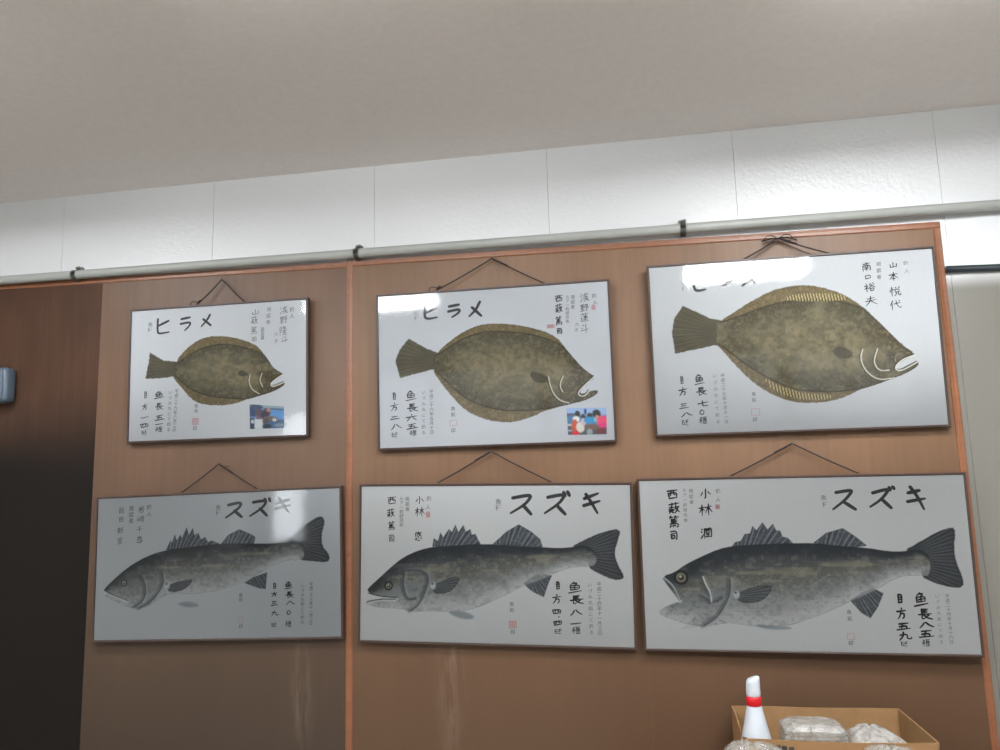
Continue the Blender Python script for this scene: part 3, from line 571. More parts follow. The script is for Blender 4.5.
def draw_flounder(d, seed):
    outer = chaikin(d['outer'], 1); inner = chaikin(d['inner'], 1); tail = d['tail']
    A = Art([outer, tail])
    X, Z = A.X, A.Z
    n1 = vnoise(X, Z, 7, 7, seed); n2 = vnoise(X, Z, 28, 22, seed + 1); n3 = vnoise(X, Z, 3.2, 3.2, seed + 2); n4 = vnoise(X, Z, 75, 60, seed + 3)
    # fins
    mo = sm(1.4, -1.4, sdf(X, Z, outer) + (n3 - .5) * 2.2)
    si = sdf(X, Z, inner)
    fin = pc(112, 98, 72)
    A.paint(mo, fin)
    A.paint(mo * n2 * .45, pc(84, 74, 56)); A.paint(mo * sm(.55, .9, n1) * .55, pc(138, 124, 98)); A.paint(mo * sm(.5, .1, n3) * .5, pc(70, 60, 44))
    A.paint(mo * sm(3.5, 0, -sdf(X, Z, outer)) * .55, pc(66, 58, 44))
    cxm = sum(p[0] for p in inner) / len(inner); czm = sum(p[1] for p in inner) / len(inner)
    rays(A, mo * sm(0, 5, si), (cxm - 20, czm), 150, pc(140, 126, 98), .25)
    # tail
    mt = sm(1.4, -1.4, sdf(X, Z, tail) + (n3 - .5) * 3.0)
    A.paint(mt, pc(80, 77, 66)); A.paint(mt * n2 * .5, pc(102, 95, 78))
    ox = max(p[0] for p in tail); oz = sum(p[1] for p in tail if p[0] > ox - 40) / max(1, len([p for p in tail if p[0] > ox - 40]))
    rays(A, mt * sm(ox - 30, ox - 70, X), (ox + 10, oz), 62, pc(56, 54, 48), .4)
    rays(A, mt * sm(ox - 40, ox - 90, X), (ox + 10, oz), 101, pc(112, 104, 80), .35)
    # body
    mi = sm(1.6, -1.6, si)
    dd = np.clip(-si / max(1, np.max(-si)), 0, 1)
    base = pc(77, 72, 58)[None, None] * (1 - sm(.05, .75, dd))[..., None] + pc(122, 113, 90)[None, None] * sm(.05, .75, dd)[..., None]
    A.paint(mi, base)
    A.paint(mi * sm(.45, .85, n2) * .5, pc(82, 78, 64)); A.paint(mi * sm(.5, .9, n4) * .4, pc(134, 126, 102))
    A.paint(mi * sm(.55, .95, n1) * .3, pc(64, 61, 52)); A.paint(mi * sm(.55, .1, n3) * .25, pc(146, 138, 114))
    n5 = vnoise(X, Z, 13, 10, seed + 6)
    A.paint(mi * sm(.5, .9, n5) * .35, pc(78, 74, 62)); A.paint(mi * sm(.45, .05, n5) * .3, pc(132, 124, 102))
    A.paint(mi * sm(5, 0, -si) * .45, pc(56, 53, 44))
    A.paint(sm(3.6, .4, np.abs(si + .8)) * mo * .6, pc(52, 48, 40))
    for s in d['stripes']:
        s = chaikin(s, 1)
        ms = sm(1.5, -1.5, sdf(X, Z, s))
        A.paint(ms * sm(.2, .8, np.sin(X * 2 * math.pi / 8.6 + Z * .12)) * .85, pc(196, 180, 132))
        A.paint(ms * sm(.3, .9, -np.sin(X * 2 * math.pi / 8.6 + Z * .12)) * .5, pc(66, 56, 38))
    # head details
    xh = max(p[0] for p in inner)
    head = mi * sm(xh - 150, xh - 90, X)
    A.paint(head * sm(.4, .8, n2) * .5, pc(74, 68, 54)); A.paint(head * sm(.6, .9, n1) * .35, pc(150, 128, 92))
    A.fill(chaikin(d['pectoral'], 1), pc(66, 64, 54), 2.2, .8)
    A.line(chaikin(d['pectoral'], 1) + [chaikin(d['pectoral'], 1)[0]], 1.2, pc(36, 34, 28), .5)
    for k, a in enumerate(d['arcs']):
        a = chaikin(a, 2, False)
        A.line([p + np.array((-3.2, -1)) for p in a], 4.5, pc(44, 40, 30), .7)
        A.line(a, 2.9 if k < 2 else 1.4, pc(208, 204, 190), .95 if k < 2 else .5, .8)
    for m in d['mouth']:
        m = chaikin(m, 2, False)
        A.line([p + np.array((-2.5, 2)) for p in m], 6, pc(44, 40, 32), .7)
        A.line(m, 3.0, pc(216, 212, 200), .95, .8)
    for e in d['eyes']:
        r = np.hypot(X - e[0], (Z - e[1]) * 1.25)
        A.paint(sm(9, 6.5, r) * .75, pc(54, 48, 36)); A.paint(sm(5.2, 4, r) * .6, pc(140, 124, 88)); A.paint(sm(2.8, 2, r) * .85, pc(26, 24, 22))
    return A

def draw_bass(d, seed):
    body = chaikin(d['body'], 1); tail = chaikin(d['tail'], 1)
    A = Art([body, tail, d['pelvic']] + d['fins'])
    X, Z = A.X, A.Z
    n1 = vnoise(X, Z, 6, 4.5, seed); n2 = vnoise(X, Z, 34, 16, seed + 1); n3 = vnoise(X, Z, 3.0, 2.6, seed + 2); n4 = vnoise(X, Z, 80, 12, seed + 3)
    dk = 0 if d['dim'] == 0 else 1
    warm = pc(102, 101, 95) if not dk else pc(98, 101, 104)
    # fins
    for k, f in enumerate(d['fins']):
        s = sdf(X, Z, f)
        mf = sm(1.3, -1.3, s)
        A.paint(mf * .96, pc(74, 79, 86)); A.paint(mf * n2 * .6, pc(62, 66, 74)); A.paint(mf * sm(.5, .95, n1) * .3, pc(128, 134, 140))
        bx = sum(p[0] for p in f) / len(f); bz = min(p[1] for p in f) if k < 2 else max(p[1] for p in f)
        org = (bx - 90, bz - 130) if k < 2 else (bx - 70, bz + 70)
        rays(A, mf, org, 84 if k < 2 else 92, pc(158, 164, 168), .38, .2)
        rays(A, mf, org, 61, pc(50, 54, 60), .45, .2)
        A.paint(mf * sm(3.4, .6, -s) * .5, pc(44, 48, 54))
    st = sdf(X, Z, tail)
    mt = sm(1.5, -1.5, st + (n3 - .5) * 1.6)
    ox = min(p[0] for p in tail); oz = sum(p[1] for p in tail) / len(tail)
    A.paint(mt, pc(62, 65, 70)); A.paint(mt * n2 * .4, pc(84, 87, 89))
    rays(A, mt * sm(ox + 35, ox + 75, X), (ox - 30, oz), 58, pc(50, 53, 57), .4)
    rays(A, mt * sm(ox + 25, ox + 70, X) * sm(ox + 170, ox + 90, X), (ox - 30, oz), 88, pc(130, 131, 128), .3)
    A.paint(mt * sm(7, 1, -st) * .5, pc(42, 46, 50))
    # body, graded from a dark back to a pale belly
    sb = sdf(X, Z, body)
    ins = sb < 0
    big = np.where(ins, Z, -1e6).max(0); sml = np.where(ins, Z, 1e6).min(0)
    if d['er'] > 17:                            # gaping fish: pale lower jaw
        big = np.where(big < d['eye'][1] - 12, d['eye'][1] + 22, big)
    t = np.clip((big[None, :] - Z) / np.maximum(big - sml, 4)[None, :], -.2, 1.2)
    t = t + (n2 - .5) * .10
    stops = [(0.0, pc(50, 53, 58)), (.14, pc(58, 61, 65)), (.28, pc(78, 80, 81)), (.44, warm), (.60, pc(124, 126, 125)), (.78, pc(148, 149, 150)), (1.0, pc(172, 172, 175))]
    col = np.zeros(A.C.shape)
    for ch in range(3):
        col[..., ch] = np.interp(t, [s[0] for s in stops], [s[1][ch] for s in stops])
    mb = sm(1.5, -1.5, sb)
    fade = 1 - sm(.66, 1.02, t) * .55
    A.paint(mb * fade, col)
    scale_pat = np.sin(X * 2 * math.pi / 6.4 + np.sin(Z * 2 * math.pi / 6.0) * .8) * np.sin(Z * 2 * math.pi / 5.2)
    A.paint(mb * sm(.1, .35, t) * sm(1.0, .55, t) * sm(.25, .9, scale_pat) * .22, pc(84, 84, 82))
    A.paint(mb * sm(.50, .85, n1) * sm(.12, .35, t) * sm(1.05, .5, t) * .34, pc(88, 88, 84)); A.paint(mb * sm(.45, .1, n3) * sm(.1, .5, t) * .22, pc(188, 186, 176))
    n5 = vnoise(X, Z, 12, 9, seed + 6)
    A.paint(mb * sm(.45, .85, n5) * sm(.08, .3, t) * .30, pc(96, 98, 98)); A.paint(mb * sm(.5, .1, n5) * sm(.02, .3, t) * .28, pc(150, 150, 144))
    A.paint(mb * sm(.5, .8, n4) * sm(.2, .32, t) * sm(.6, .45, t) * .35, pc(160, 154, 134))
    A.paint(mb * sm(2.6, .4, -sb) * sm(.75, .2, t) * .7, pc(40, 42, 46))
    A.paint(sm(1.6, .4, np.abs(sb)) * sm(.55, .8, t) * n2 * .8, pc(120, 120, 122))
    # head
    xh = min(p[0] for p in body)
    gx = max(p[0] for g in d['gill'] for p in g)
    hm = mb * sm(gx + 10, gx - 30, X)
    A.paint(hm * sm(.55, .25, t) * sm(xh + 130, xh + 20, X) * .75 * (1.0 if d['er'] < 17 else (big[None, :] > d['eye'][1] - 2)), pc(56, 59, 62))
    A.paint(hm * sm(.35, .6, t) * sm(.85, .6, t) * .55, pc(128, 132, 134)); A.paint(hm * sm(.5, .9, n2) * .35, pc(92, 96, 98)); A.paint(hm * sm(.55, .95, n1) * .25, pc(70, 72, 74))
    for k, g in enumerate(d['gill']):
        g = chaikin(g, 2, False)
        A.line([p + np.array((5, -1)) for p in g], 10, pc(160, 166, 171), .32, 6)
        A.line([p + np.array((-5, 0)) for p in g], 12, pc(70, 74, 78), .6, 5)
        A.line(g, 2.4, pc(46, 50, 54), .85, 1)
    if d['er'] > 17:      # wide bright slash on the cheek and folds under the jaw of the largest fish
        g = chaikin(d['gill'][0], 2, False)
        A.line([p + np.array((3, 1)) for p in g], 4.2, pc(200, 200, 198), .95, 1.2)
        g = np.array(chaikin(d['gill'][1], 2, False))
        for q in range(1, 7):
            A.line([p + np.array((-11.0 * q, -1.5 * q + 2.0 * math.sin(i * .5))) for i, p in enumerate(g[len(g) // 4:])], 1.4, pc(120, 120, 122), .6, .9)
    for m in d['mouth']:
        m = chaikin(m, 2, False)
        A.line([p + np.array((0, -4)) for p in m], 6, pc(196, 200, 204), .7, 2)
        A.line(m, 2.8, pc(44, 46, 50), .9, 1)
    P = chaikin(d['pectoral'], 1)
    sp = sdf(X, Z, P)
    mp = sm(1.4, -1.4, sp)
    A.paint(mp, pc(66, 70, 74)); A.paint(mp * n2 * .5, pc(92, 94, 96))
    rays(A, mp, (min(p[0] for p in P) - 25, sum(p[1] for p in P) / len(P) - 6), 70, pc(126, 130, 132), .45)
    A.paint(sm(1.6, .3, np.abs(sp)) * .75, pc(38, 40, 44))
    bx, bz = min(p[0] for p in P), sum(p[1] for p in P) / len(P)
    A.paint(sm(12, 6, np.hypot(X - bx - 2, (Z - bz) * .8)) * .8, pc(188, 190, 194)); A.paint(sm(5, 3, np.hypot(X - bx, Z - bz - 6)) * .8, pc(40, 42, 46))
    V = chaikin(d['pelvic'], 1)
    sv = sdf(X, Z, V)
    A.paint(sm(2.5, -2.5, sv) * (.7 if not dk else .45), pc(128, 138, 146)); A.paint(sm(-1, -6, sv) * n2 * .5, pc(96, 100, 106))
    e = d['eye']; er = d['er']
    r = np.hypot(X - e[0], Z - e[1])
    A.paint(sm(er * 1.25, er * 1.02, r) * .92, pc(40, 42, 44)); A.paint(sm(er * .80, er * .66, r) * .9, pc(132, 130, 116) if not dk else pc(150, 150, 150))
    A.paint(sm(er * .52, er * .42, r) * .9, pc(44, 44, 44)); A.paint(sm(er * .26, er * .14, np.hypot(X - e[0] + er * .1, Z - e[1] - er * .15)) * .9, pc(196, 190, 160))
    return A

# ---------------------------------------------------------------- brush lettering
GL = {
'西': "1,1.4 9,1;1.6,3.6 2,9;1.6,3.6 8.6,3.2 8.2,8.8;4,1.2 3.6,5 2.6,6.4;5.8,1.2 5.8,5.4 7.4,5.4;2,8.8 8.2,8.5",
'薮': ".8,1.6 9.2,1.2;3.4,.4 3.4,2.6;6.6,.2 6.6,2.4;1,4.4 5,4.1;3,3 3,6;1,6.2 5,6;1.2,7.6 5,7.4;2.6,6.2 1.2,9.4;4,6.4 2.6,8.2 4.8,9.4;6.6,3 5.6,6;6.2,4.4 9.4,4.2;8.4,4.4 7.4,7.4 5.4,9.6;6.4,5.4 9.6,9.4",
'篤': "2.6,.2 1.4,2;2,1.2 4.4,1;6.4,.2 5.4,1.8;6,1.1 9,.9;2.8,2.8 2.8,6.4;2.8,2.8 7.6,2.6;2.8,4 7.2,3.9;2.8,5.2 7.2,5.1;5,2.7 5,6.4;1.8,6.6 8.8,6.2 8.2,9.4 7.2,9;2.4,8 1.6,9.4;4,7.8 4.2,9;5.6,7.8 6,8.8",
'司': "1.6,1.4 8.6,1 8.4,9 7,8.4;2,3.4 6.8,3.1;2.4,5 2.6,8;2.4,5.1 6.4,4.8 6.2,7.6;2.6,7.8 6.2,7.5",
'小': "5,.5 5,8.8 4,8.2;2.6,3.4 1,6.4;7.2,3.2 9.2,6",
'林': ".6,3 4.6,2.6;2.6,.6 2.6,9.4;2.5,3.2 .6,6.6;2.8,3.6 4.2,5.4;5,3 9.6,2.4;7.2,.4 7.2,9.6;7,3 4.8,7.4;7.4,3 9.8,7.4",
'潤': "1,1 2,2;.6,3.4 1.6,4.4;.6,9 2.4,6;3.4,1 3.4,9.6;3.4,1.2 5.8,1 5.8,3.6 3.4,3.8;3.4,2.4 5.8,2.3;6.6,1 9.4,.8 9.2,9.4 8.4,9;6.6,1 6.6,3.6 9.2,3.5;6.6,2.3 9.2,2.2;4.6,5.2 8,5;6.3,5 6.3,8.4;4.8,6.7 7.8,6.6;4.4,8.5 8.2,8.3",
'悠': "2.6,.3 1,2.8;1.9,1.8 1.9,5.4;3.6,1 3.6,4.8;5.8,.3 4.6,2.4;5.4,1.6 9,1.4;8,1.6 6.6,4 4.6,5.4;5.6,2.4 9.4,5.2;1.8,6.6 1,8.8;3,6.2 3.2,8.8 7,9.2 7.4,7.8;5,6 5.6,7;8,6 9.2,7.8",
'目': "3,1 3,9.2;3,1.2 7,1 7,9;3,3.6 6.8,3.5;3,6 6.8,5.9;3,8.6 7,8.5",
'方': "5,.4 5.2,2;1,3.2 9,2.8;4.4,3.2 3.6,6.5 1.4,9.2;4,5.2 7.4,5 7,8.6 5.6,9",
'五': "2,1.5 8,1.2;4.6,1.5 3.6,8;2.3,4.8 7.2,4.4 6.8,8;.5,8.4 9.6,8",
'九': "1.5,3.6 6.8,3 6.2,8 9.5,8.6 9.6,7;4.2,.8 3.8,5 1,9",
'魚': "4.5,0 2,2.2;4.3,1 6.6,1 5,2.8;2,3 2,6.2;2,3 8,2.8 7.6,6;2,4.6 7.6,4.5;5,2.8 5,6;2,6.2 7.6,6;.6,8.6 9.4,7.6",
'長': "3,.5 3,5;3,.8 7,.6;3,2 6.6,1.9;3,3.3 6.6,3.2;.8,5 9.3,4.6;3,5 2.8,9 5,8;7.5,5.6 5.4,6.8;4,5 6,7.5 9.6,9",
'八': "3.8,2 2.8,5.5 .8,8.5;5.2,1.4 7,5.5 9.6,8.2",
'〇': "5,1 2,3 1.4,6 3.4,8.6 6.6,8.6 8.6,6 8,3 5,1",
'一': "1,5.4 5,5.2 9,4.2", '二': "2.5,3 7.5,2.6;1,7.6 9.2,7", '三': "2.2,2 7.8,1.7;2.6,4.8 7.2,4.5;.8,8 9.4,7.6",
'四': "1.5,2.5 2.2,8;1.5,2.6 8.6,2.2 7.8,7.8;4,2.6 3,5.6;6,2.5 6,5 7.2,5.2;2.2,7.6 7.8,7.3",
'六': "5,.5 5.2,2;.8,3.8 9.2,3.2;3.6,5 1.5,9;6.2,4.8 8.8,8.8", '七': ".8,5 9.2,3.6;4.5,1 4.6,7.8 6,8.6 9,8.2",
'・': "4.4,4 5.6,6",
'糎': "2,1 2.8,2.4;4.2,.8 3.6,2.2;1,3.8 4.6,3.4;2.8,1 2.8,9;2.6,4 1,7;3,4 4.6,6;5.6,1 9.4,.8;5.8,1 5,9;6.4,2.6 9,2.5 8.8,5.4;6.4,2.6 6.5,5.6 8.8,5.4;6.5,4 8.8,3.9;7.6,2.6 7.6,8.6;6.2,7 9,6.9;5.8,8.8 9.6,8.6",
'瓩': "1,2 5,1.6;2,2 1.6,8.4 4,7.8;2,4.4 4.4,4.2 4.6,8.4 9.4,8.8;8.8,1.4 6,2.2;5.4,4.4 9.4,4;7.4,1.8 7.4,7.4",
'前': "3,.4 3.8,1.8;7,.2 6.2,1.8;.8,2.8 9.2,2.4;2,4 2,9.2;2,4 4.8,3.9 4.8,9.2;2,5.6 4.8,5.5;2,7.2 4.8,7.1;6.4,4.2 6.4,7.4;8.4,3.6 8.4,9.4 7.4,9",
'田': "1.8,2 2,8.6;1.8,2 8.4,1.7 8.2,8.4;2,5.2 8.2,5;5.1,2 5.1,8.4;2,8.5 8.2,8.3",
'新': "2.6,.3 2.8,1.5;.8,2 5,1.7;1.8,2.4 2.3,3.6;4,2.2 3.5,3.6;.6,4 5.2,3.7;.8,5.8 5,5.5;2.9,4 2.9,9.4;2.8,6 .8,8.4;3.2,6.2 4.8,7.6;8.8,.8 6.2,2;6.3,2 6.2,5.4 5.4,9;6.4,4.4 9.8,4;8.2,4.4 8.2,9.6",
'吉': "1,2.4 9,2;5,.3 5,4.4;2.4,4.6 7.6,4.4;2.6,6.2 2.8,9.4;2.6,6.2 7.4,6 7.2,9.2;2.8,9.2 7.2,9",
'岩': "5,.2 5,2.8;2.2,1.2 2.2,3;2.2,3 7.8,2.8;7.8,1 7.8,3.2;.8,4.4 9.2,4;4.6,4.4 1,8;3.4,6 3.6,9.4;3.4,6 8,5.8 7.8,9.2;3.6,9.2 7.8,9",
'崎': "2.4,1 2.4,6.6;.8,3.4 .9,7;.9,6.8 4,6.4;4,3 4,6.8;5,1.8 9.4,1.5;7.2,.4 5.4,3.6;7.2,2 8.8,3.4;4.6,4.4 9.8,4.1;5.4,5.6 5.5,7.8 7.4,7.7 7.4,5.6 5.4,5.7;8.8,4.3 8.8,9.4 7.8,8.8",
'千': "7.4,.8 2.8,2;.8,4.8 9.2,4.2;5,1.6 5,9.6",
'尋': "2.4,1 7.6,.8 7.6,3.4;2,2.2 7.4,2.1;2,3.5 8,3.3;1.6,4.8 4,4.7;2.8,4.8 2.8,6.4;5.6,4.8 8,4.6 7.8,6.2 5.8,6.3 5.6,4.8;.8,7.4 9.4,7;6.6,6.6 6.6,9.6 5.6,9;3.4,8 4.2,9",
'山': "5,.8 5,8;1.6,4 1.8,8.6;1.8,8.4 8.6,8;8.6,3.6 8.6,8.8",
'本': ".8,3 9.2,2.6;5,.4 5,9.6;4.8,3 1,7.6;5.2,3 9.4,7.4;3.4,7.4 6.6,7.2",
'悦': "1,3 .8,5.6;2.4,.6 2.4,9.4;3.4,2.6 4,4;5.4,.8 6.2,2.2;8.8,.6 7.6,2.2;5.2,3 5.4,5.6;5.2,3 8.8,2.8 8.6,5.4;5.4,5.6 8.6,5.4;6.2,5.6 5.8,8 4.4,9.4;7.6,5.6 7.6,8.8 9.8,8.8 9.8,7.4",
'代': "3,.6 .6,5;2.2,3.4 2.2,9.4;3.8,4 9.2,3.2;5.6,.8 6.4,5.4 9.2,9 9.6,7;8,1 8.8,2",
'南': "1.6,1.6 8.4,1.2;5,.2 5,3;1.4,3.4 1.4,9.4;1.4,3.4 8.8,3 8.6,9.2 7.6,8.8;3.6,4.2 4.2,5.2;6.4,4 5.8,5.2;3,5.8 7,5.6;3.2,7.2 6.8,7;5,5.6 5,9.2",
'口': "2,2.6 2.4,7.6;2,2.6 8,2.2 7.6,7.4;2.4,7.4 7.6,7.2",
'裕': "2,.4 2.8,1.6;.6,2.8 4,2.4 .4,6.4;2.4,4.6 2.4,9.4;3,5 4.2,6.4;6.2,.8 4.8,3;7.8,.6 9.6,2.6;7,2.6 4.4,6.2;7,2.8 9.8,5.8;5.6,6.2 5.8,9;5.6,6.3 8.8,6.1 8.6,8.8;5.8,8.9 8.6,8.7",
'夫': "2.2,2.6 7.8,2.2;.8,5 9.2,4.4;5,.4 4.6,5 1,9.4;5,4.8 9.6,9",
'浅': "1,1 2.2,2.2;.6,3.6 1.8,4.6;.6,9.2 2.6,6;3.6,2.4 8.6,1.8;3.6,4.4 9,3.8;3.2,6.6 9.4,5.6;5.6,.4 6.4,5 9.4,9.4 9.8,7.4;8.4,6 4,9.4;7.8,.4 8.8,1.4",
'野': "1,1 1.2,4.8;1,1 4.8,.8 4.6,4.6;1.2,2.8 4.6,2.7;2.9,1 2.9,8.4;1.2,4.8 4.6,4.6;1,6.6 4.8,6.3;.6,8.8 5,8.2;5.8,1.2 9.2,.9 7.4,3;6.4,2.4 8,3.6;5.4,4.4 9.6,4 8.6,5.6;7.5,4.2 7.5,9.2 6.4,8.6",
'隆': "1,.8 1,9.6;1,.8 3.6,.7 2.2,3.6 3.6,5.8 1.6,6.4;6,.4 4.2,3;5.6,1.6 8.4,1.4 4.2,5;5.2,2.4 9.6,5;5,5.6 8.6,5.4;5.4,5.6 4.2,7.4;4.8,7.2 8.8,7;6.8,4.8 6.8,9.2;4,9.4 9.6,9.1",
'斗': "3,1 4.2,2.4;2,3.8 3.2,5.2;1,7 9.4,6;6.6,.6 6.6,9.6",
'蓮': ".8,1.6 9.2,1.2;3.4,.4 3.4,2.4;6.6,.2 6.6,2.2;4,3.4 8.6,3.2;4.6,4.4 4.6,6.6;4.6,4.4 8,4.2 7.9,6.5;4.6,5.5 8,5.4;3.6,7.5 9,7.3;6.3,2.8 6.3,8.6;1.2,3.6 2.2,4.6;1,6 2.4,5.8 1.6,8 .8,9;1.2,8.8 4,9.2 9.6,9.4",
}
INK = srgb(52, 50, 54)
def tone(t):
    a = np.array(INK); b = np.array(PAPER)
    return a * (1 - t) + b * t

class Ink:
    """collects brush ribbons and type in the plane of a print"""
    def __init__(self):
        self.v, self.f, self.c = [], [], []
    def stroke(self, pts, w, col, start=1.0, end=0.45):
        p = np.array(chaikin(pts, 2, False)) if len(pts) > 2 else np.array([np.array(q, float) for q in pts])
        if len(p) == 2:
            p = np.linspace(p[0], p[1], 6)
        n = len(p)
        d = np.gradient(p, axis=0); d /= (np.linalg.norm(d, axis=1)[:, None] + 1e-9)
        nr = np.stack([-d[:, 1], d[:, 0]], 1)
        s = np.linspace(0, 1, n)
        ww = w / 2 * (start * (1 - s) + end * s + .18 * np.sin(s * math.pi))
        b0 = len(self.v)
        for q, m, r in zip(p, nr, ww):
            self.v += [tuple(q + m * r), tuple(q - m * r)]
        for i in range(n - 1):
            k = b0 + 2 * i
            self.f.append((k, k + 1, k + 3, k + 2))
        for q, r in ((p[0], ww[0]), (p[-1], ww[-1])):
            b1 = len(self.v)
            self.v += [tuple(q + r * np.array((math.cos(a), math.sin(a)))) for a in np.arange(8) * math.pi / 4]
            self.f.append(tuple(range(b1, b1 + 8)))
        self.c += [col] * (len(self.v) - len(self.c))
    def char(self, ch, x, z, w, h, wt, col):
        rot = random.uniform(-.05, .05)
        for s in GL[ch].split(';'):
            pts = []
            for q in s.split():
                a, b = (float(t) for t in q.split(','))
                a += random.uniform(-.18, .18); b += random.uniform(-.18, .18)
                dx, dz = (a - 5) / 10 * w, -(b - 5) / 10 * h
                dz += dx * (.10 + rot)
                pts.append((x + dx, z + dz))
            self.stroke(pts, wt * random.uniform(.85, 1.15), col, 1.05, .6)
    def glyph(self, ch, x, z, size, col):
        V, F = font_glyph(ch)
        b0 = len(self.v)
        r = random.uniform(-.06, .06)
        for a, b in V:
            self.v.append((x + (a - .5) * size, z + (b - .38) * size + (a - .5) * size * (.08 + r)))
        self.f += [tuple(i + b0 for i in f) for f in F]
        self.c += [col] * len(V)
    def build(self, name, y, parent):
        V = [(a / 1000, y, b / 1000) for a, b in self.v]
        return mesh_obj(name, V, self.f, M_INK, parent, False, self.c)

_glyphs = {}
def font_glyph(ch):
    if ch not in _glyphs:
        cu = bpy.data.curves.new('type', 'FONT')
        cu.body = ch; cu.size = 1.0; cu.offset = 0.012; cu.resolution_u = 2
        ob = bpy.data.objects.new('type', cu); COL.objects.link(ob)
        dg = bpy.context.evaluated_depsgraph_get()
        me = bpy.data.meshes.new_from_object(ob.evaluated_get(dg))
        _glyphs[ch] = ([(v.co.x, v.co.y) for v in me.vertices], [tuple(p.vertices) for p in me.polygons])
        bpy.data.objects.remove(ob); bpy.data.curves.remove(cu); bpy.data.meshes.remove(me)
    return _glyphs[ch]

# ---------------------------------------------------------------- small snapshots stuck on two of the prints
def snapshot(k, parent, y):
    q = np.array(SNAPSHOTS[k], float)            # TL TR BR BL
    nx, nz = 46, 34
    V, Cc = [], []
    U, W = np.meshgrid(np.linspace(0, 1, nx), np.linspace(0, 1, nz))
    img = np.empty((nz, nx, 3))
    S = lambda r, g, b: np.array(srgb(r, g, b, 1.25))
    img[:] = S(120, 150, 190)
    def blob(cx, cz, rx, rz, col, op=1.0):
        m = sm(1.15, .8, np.hypot((U - cx) / rx, (W - cz) / rz))[..., None] * op
        img[:] = img * (1 - m) + col * m
    def rect(a, b, c, d, col, op=1.0):
        m = (sm(a - .02, a + .02, U) * sm(b + .02, b - .02, U) * sm(c - .03, c + .03, W) * sm(d + .03, d - .03, W))[..., None] * op
        img[:] = img * (1 - m) + col * m
    if k == 2:
        rect(0, 1, 0, .25, S(150, 176, 214)); blob(.12, .27, .22, .08, S(86, 90, 110)); rect(0, 1, .30, .6, S(66, 120, 160)); rect(0, 1, .62, 1, S(90, 84, 92))
        blob(.27, .22, .07, .12, S(40, 34, 36)); blob(.23, .42, .09, .12, S(220, 216, 212)); blob(.19, .66, .09, .24, S(196, 84, 60)); blob(.2, .95, .1, .08, S(214, 50, 54)); blob(.33, .72, .11, .2, S(214, 208, 200))
        blob(.41, .34, .06, .12, S(70, 50, 46)); blob(.41, .52, .07, .14, S(196, 180, 186)); rect(.44, .50, .04, .24, S(40, 50, 90))
        blob(.58, .28, .07, .1, S(44, 38, 40)); blob(.57, .46, .15, .13, S(46, 140, 196)); blob(.72, .44, .05, .1, S(120, 180, 190))
        blob(.75, .22, .11, .16, S(34, 30, 32)); blob(.76, .34, .05, .07, S(190, 140, 120)); blob(.9, .52, .15, .24, S(226, 70, 110)); blob(.88, .66, .1, .12, S(220, 50, 120)); blob(.86, .86, .12, .12, S(120, 60, 60))
        blob(.62, .72, .2, .12, S(116, 92, 84)); blob(.56, .9, .08, .12, S(150, 160, 164)); rect(.0, .1, .6, .66, S(200, 200, 204)); rect(.0, .12, .82, .86, S(190, 190, 196))
    else:
        rect(0, 1, 0, .14, S(150, 170, 182)); rect(0, .18, .1, .5, S(52, 76, 120)); blob(.2, .1, .2, .12, S(70, 86, 110)); rect(.36, 1, .14, .6, S(96, 150, 206)); rect(.36, 1, .6, 1, S(72, 100, 136))
        blob(.28, .34, .12, .2, S(96, 82, 96)); blob(.27, .55, .08, .1, S(120, 90, 104)); rect(.14, .38, .6, 1, S(206, 210, 214)); rect(0, .13, .55, 1, S(56, 70, 84)); blob(.08, .7, .05, .08, S(190, 196, 200))
        blob(.50, .3, .12, .2, S(104, 84, 84)); blob(.56, .2, .07, .08, S(176, 140, 128)); blob(.44, .42, .12, .2, S(70, 64, 80)); blob(.6, .56, .22, .1, S(112, 96, 94)); blob(.47, .68, .1, .12, S(92, 80, 76)); blob(.72, .62, .06, .08, S(190, 190, 184))
        blob(.5, .9, .14, .1, S(50, 62, 72)); rect(.6, 1, .1, .18, S(86, 110, 140)); blob(.85, .86, .14, .08, S(120, 140, 160))
    for j in range(nz):
        for i in range(nx):
            u, w = U[j, i], W[j, i]
            p = (q[0] * (1 - u) + q[1] * u) * (1 - w) + (q[3] * (1 - u) + q[2] * u) * w
            V.append((p[0] / 1000, y, p[1] / 1000)); Cc.append(img[j, i])
    F = [(j * nx + i, (j + 1) * nx + i, (j + 1) * nx + i + 1, j * nx + i + 1) for j in range(nz - 1) for i in range(nx - 1)]
    return mesh_obj('snapshot', V, F, M_PHOTO, parent, False, Cc)

# ---------------------------------------------------------------- the six framed prints
DEP = 0.022
def ring_frame(w, h):
    """mitred moulding: profile swept round the four sides"""
    prof = [(0.0, DEP), (0.0, 0.0016), (0.0016, 0.0), (0.0052, 0.0), (0.0066, 0.0012), (0.0072, 0.0048), (0.0072, DEP - 0.004), (0.004, DEP)]
    bm = bmesh.new()
    rings = []
    for sx, sz in ((-1, 0), (1, 0), (1, 1), (-1, 1)):
        ring = []
        for i, y in prof:
            x = sx * (w / 2 - i)
            z = (i if sz == 0 else h - i)
            ring.append(bm.verts.new((x, y, z)))
        rings.append(ring)
    n = len(prof)
    for a in range(4):
        A, B = rings[a], rings[(a + 1) % 4]
        for i in range(n):
            bm.faces.new((A[i], A[(i + 1) % n], B[(i + 1) % n], B[i]))
    return bm

def rect_mesh(name, x0, x1, z0, z1, y, mat, parent):
    return mesh_obj(name, [(x0, y, z0), (x1, y, z0), (x1, y, z1), (x0, y, z1)], [(0, 1, 2, 3)], mat, parent)

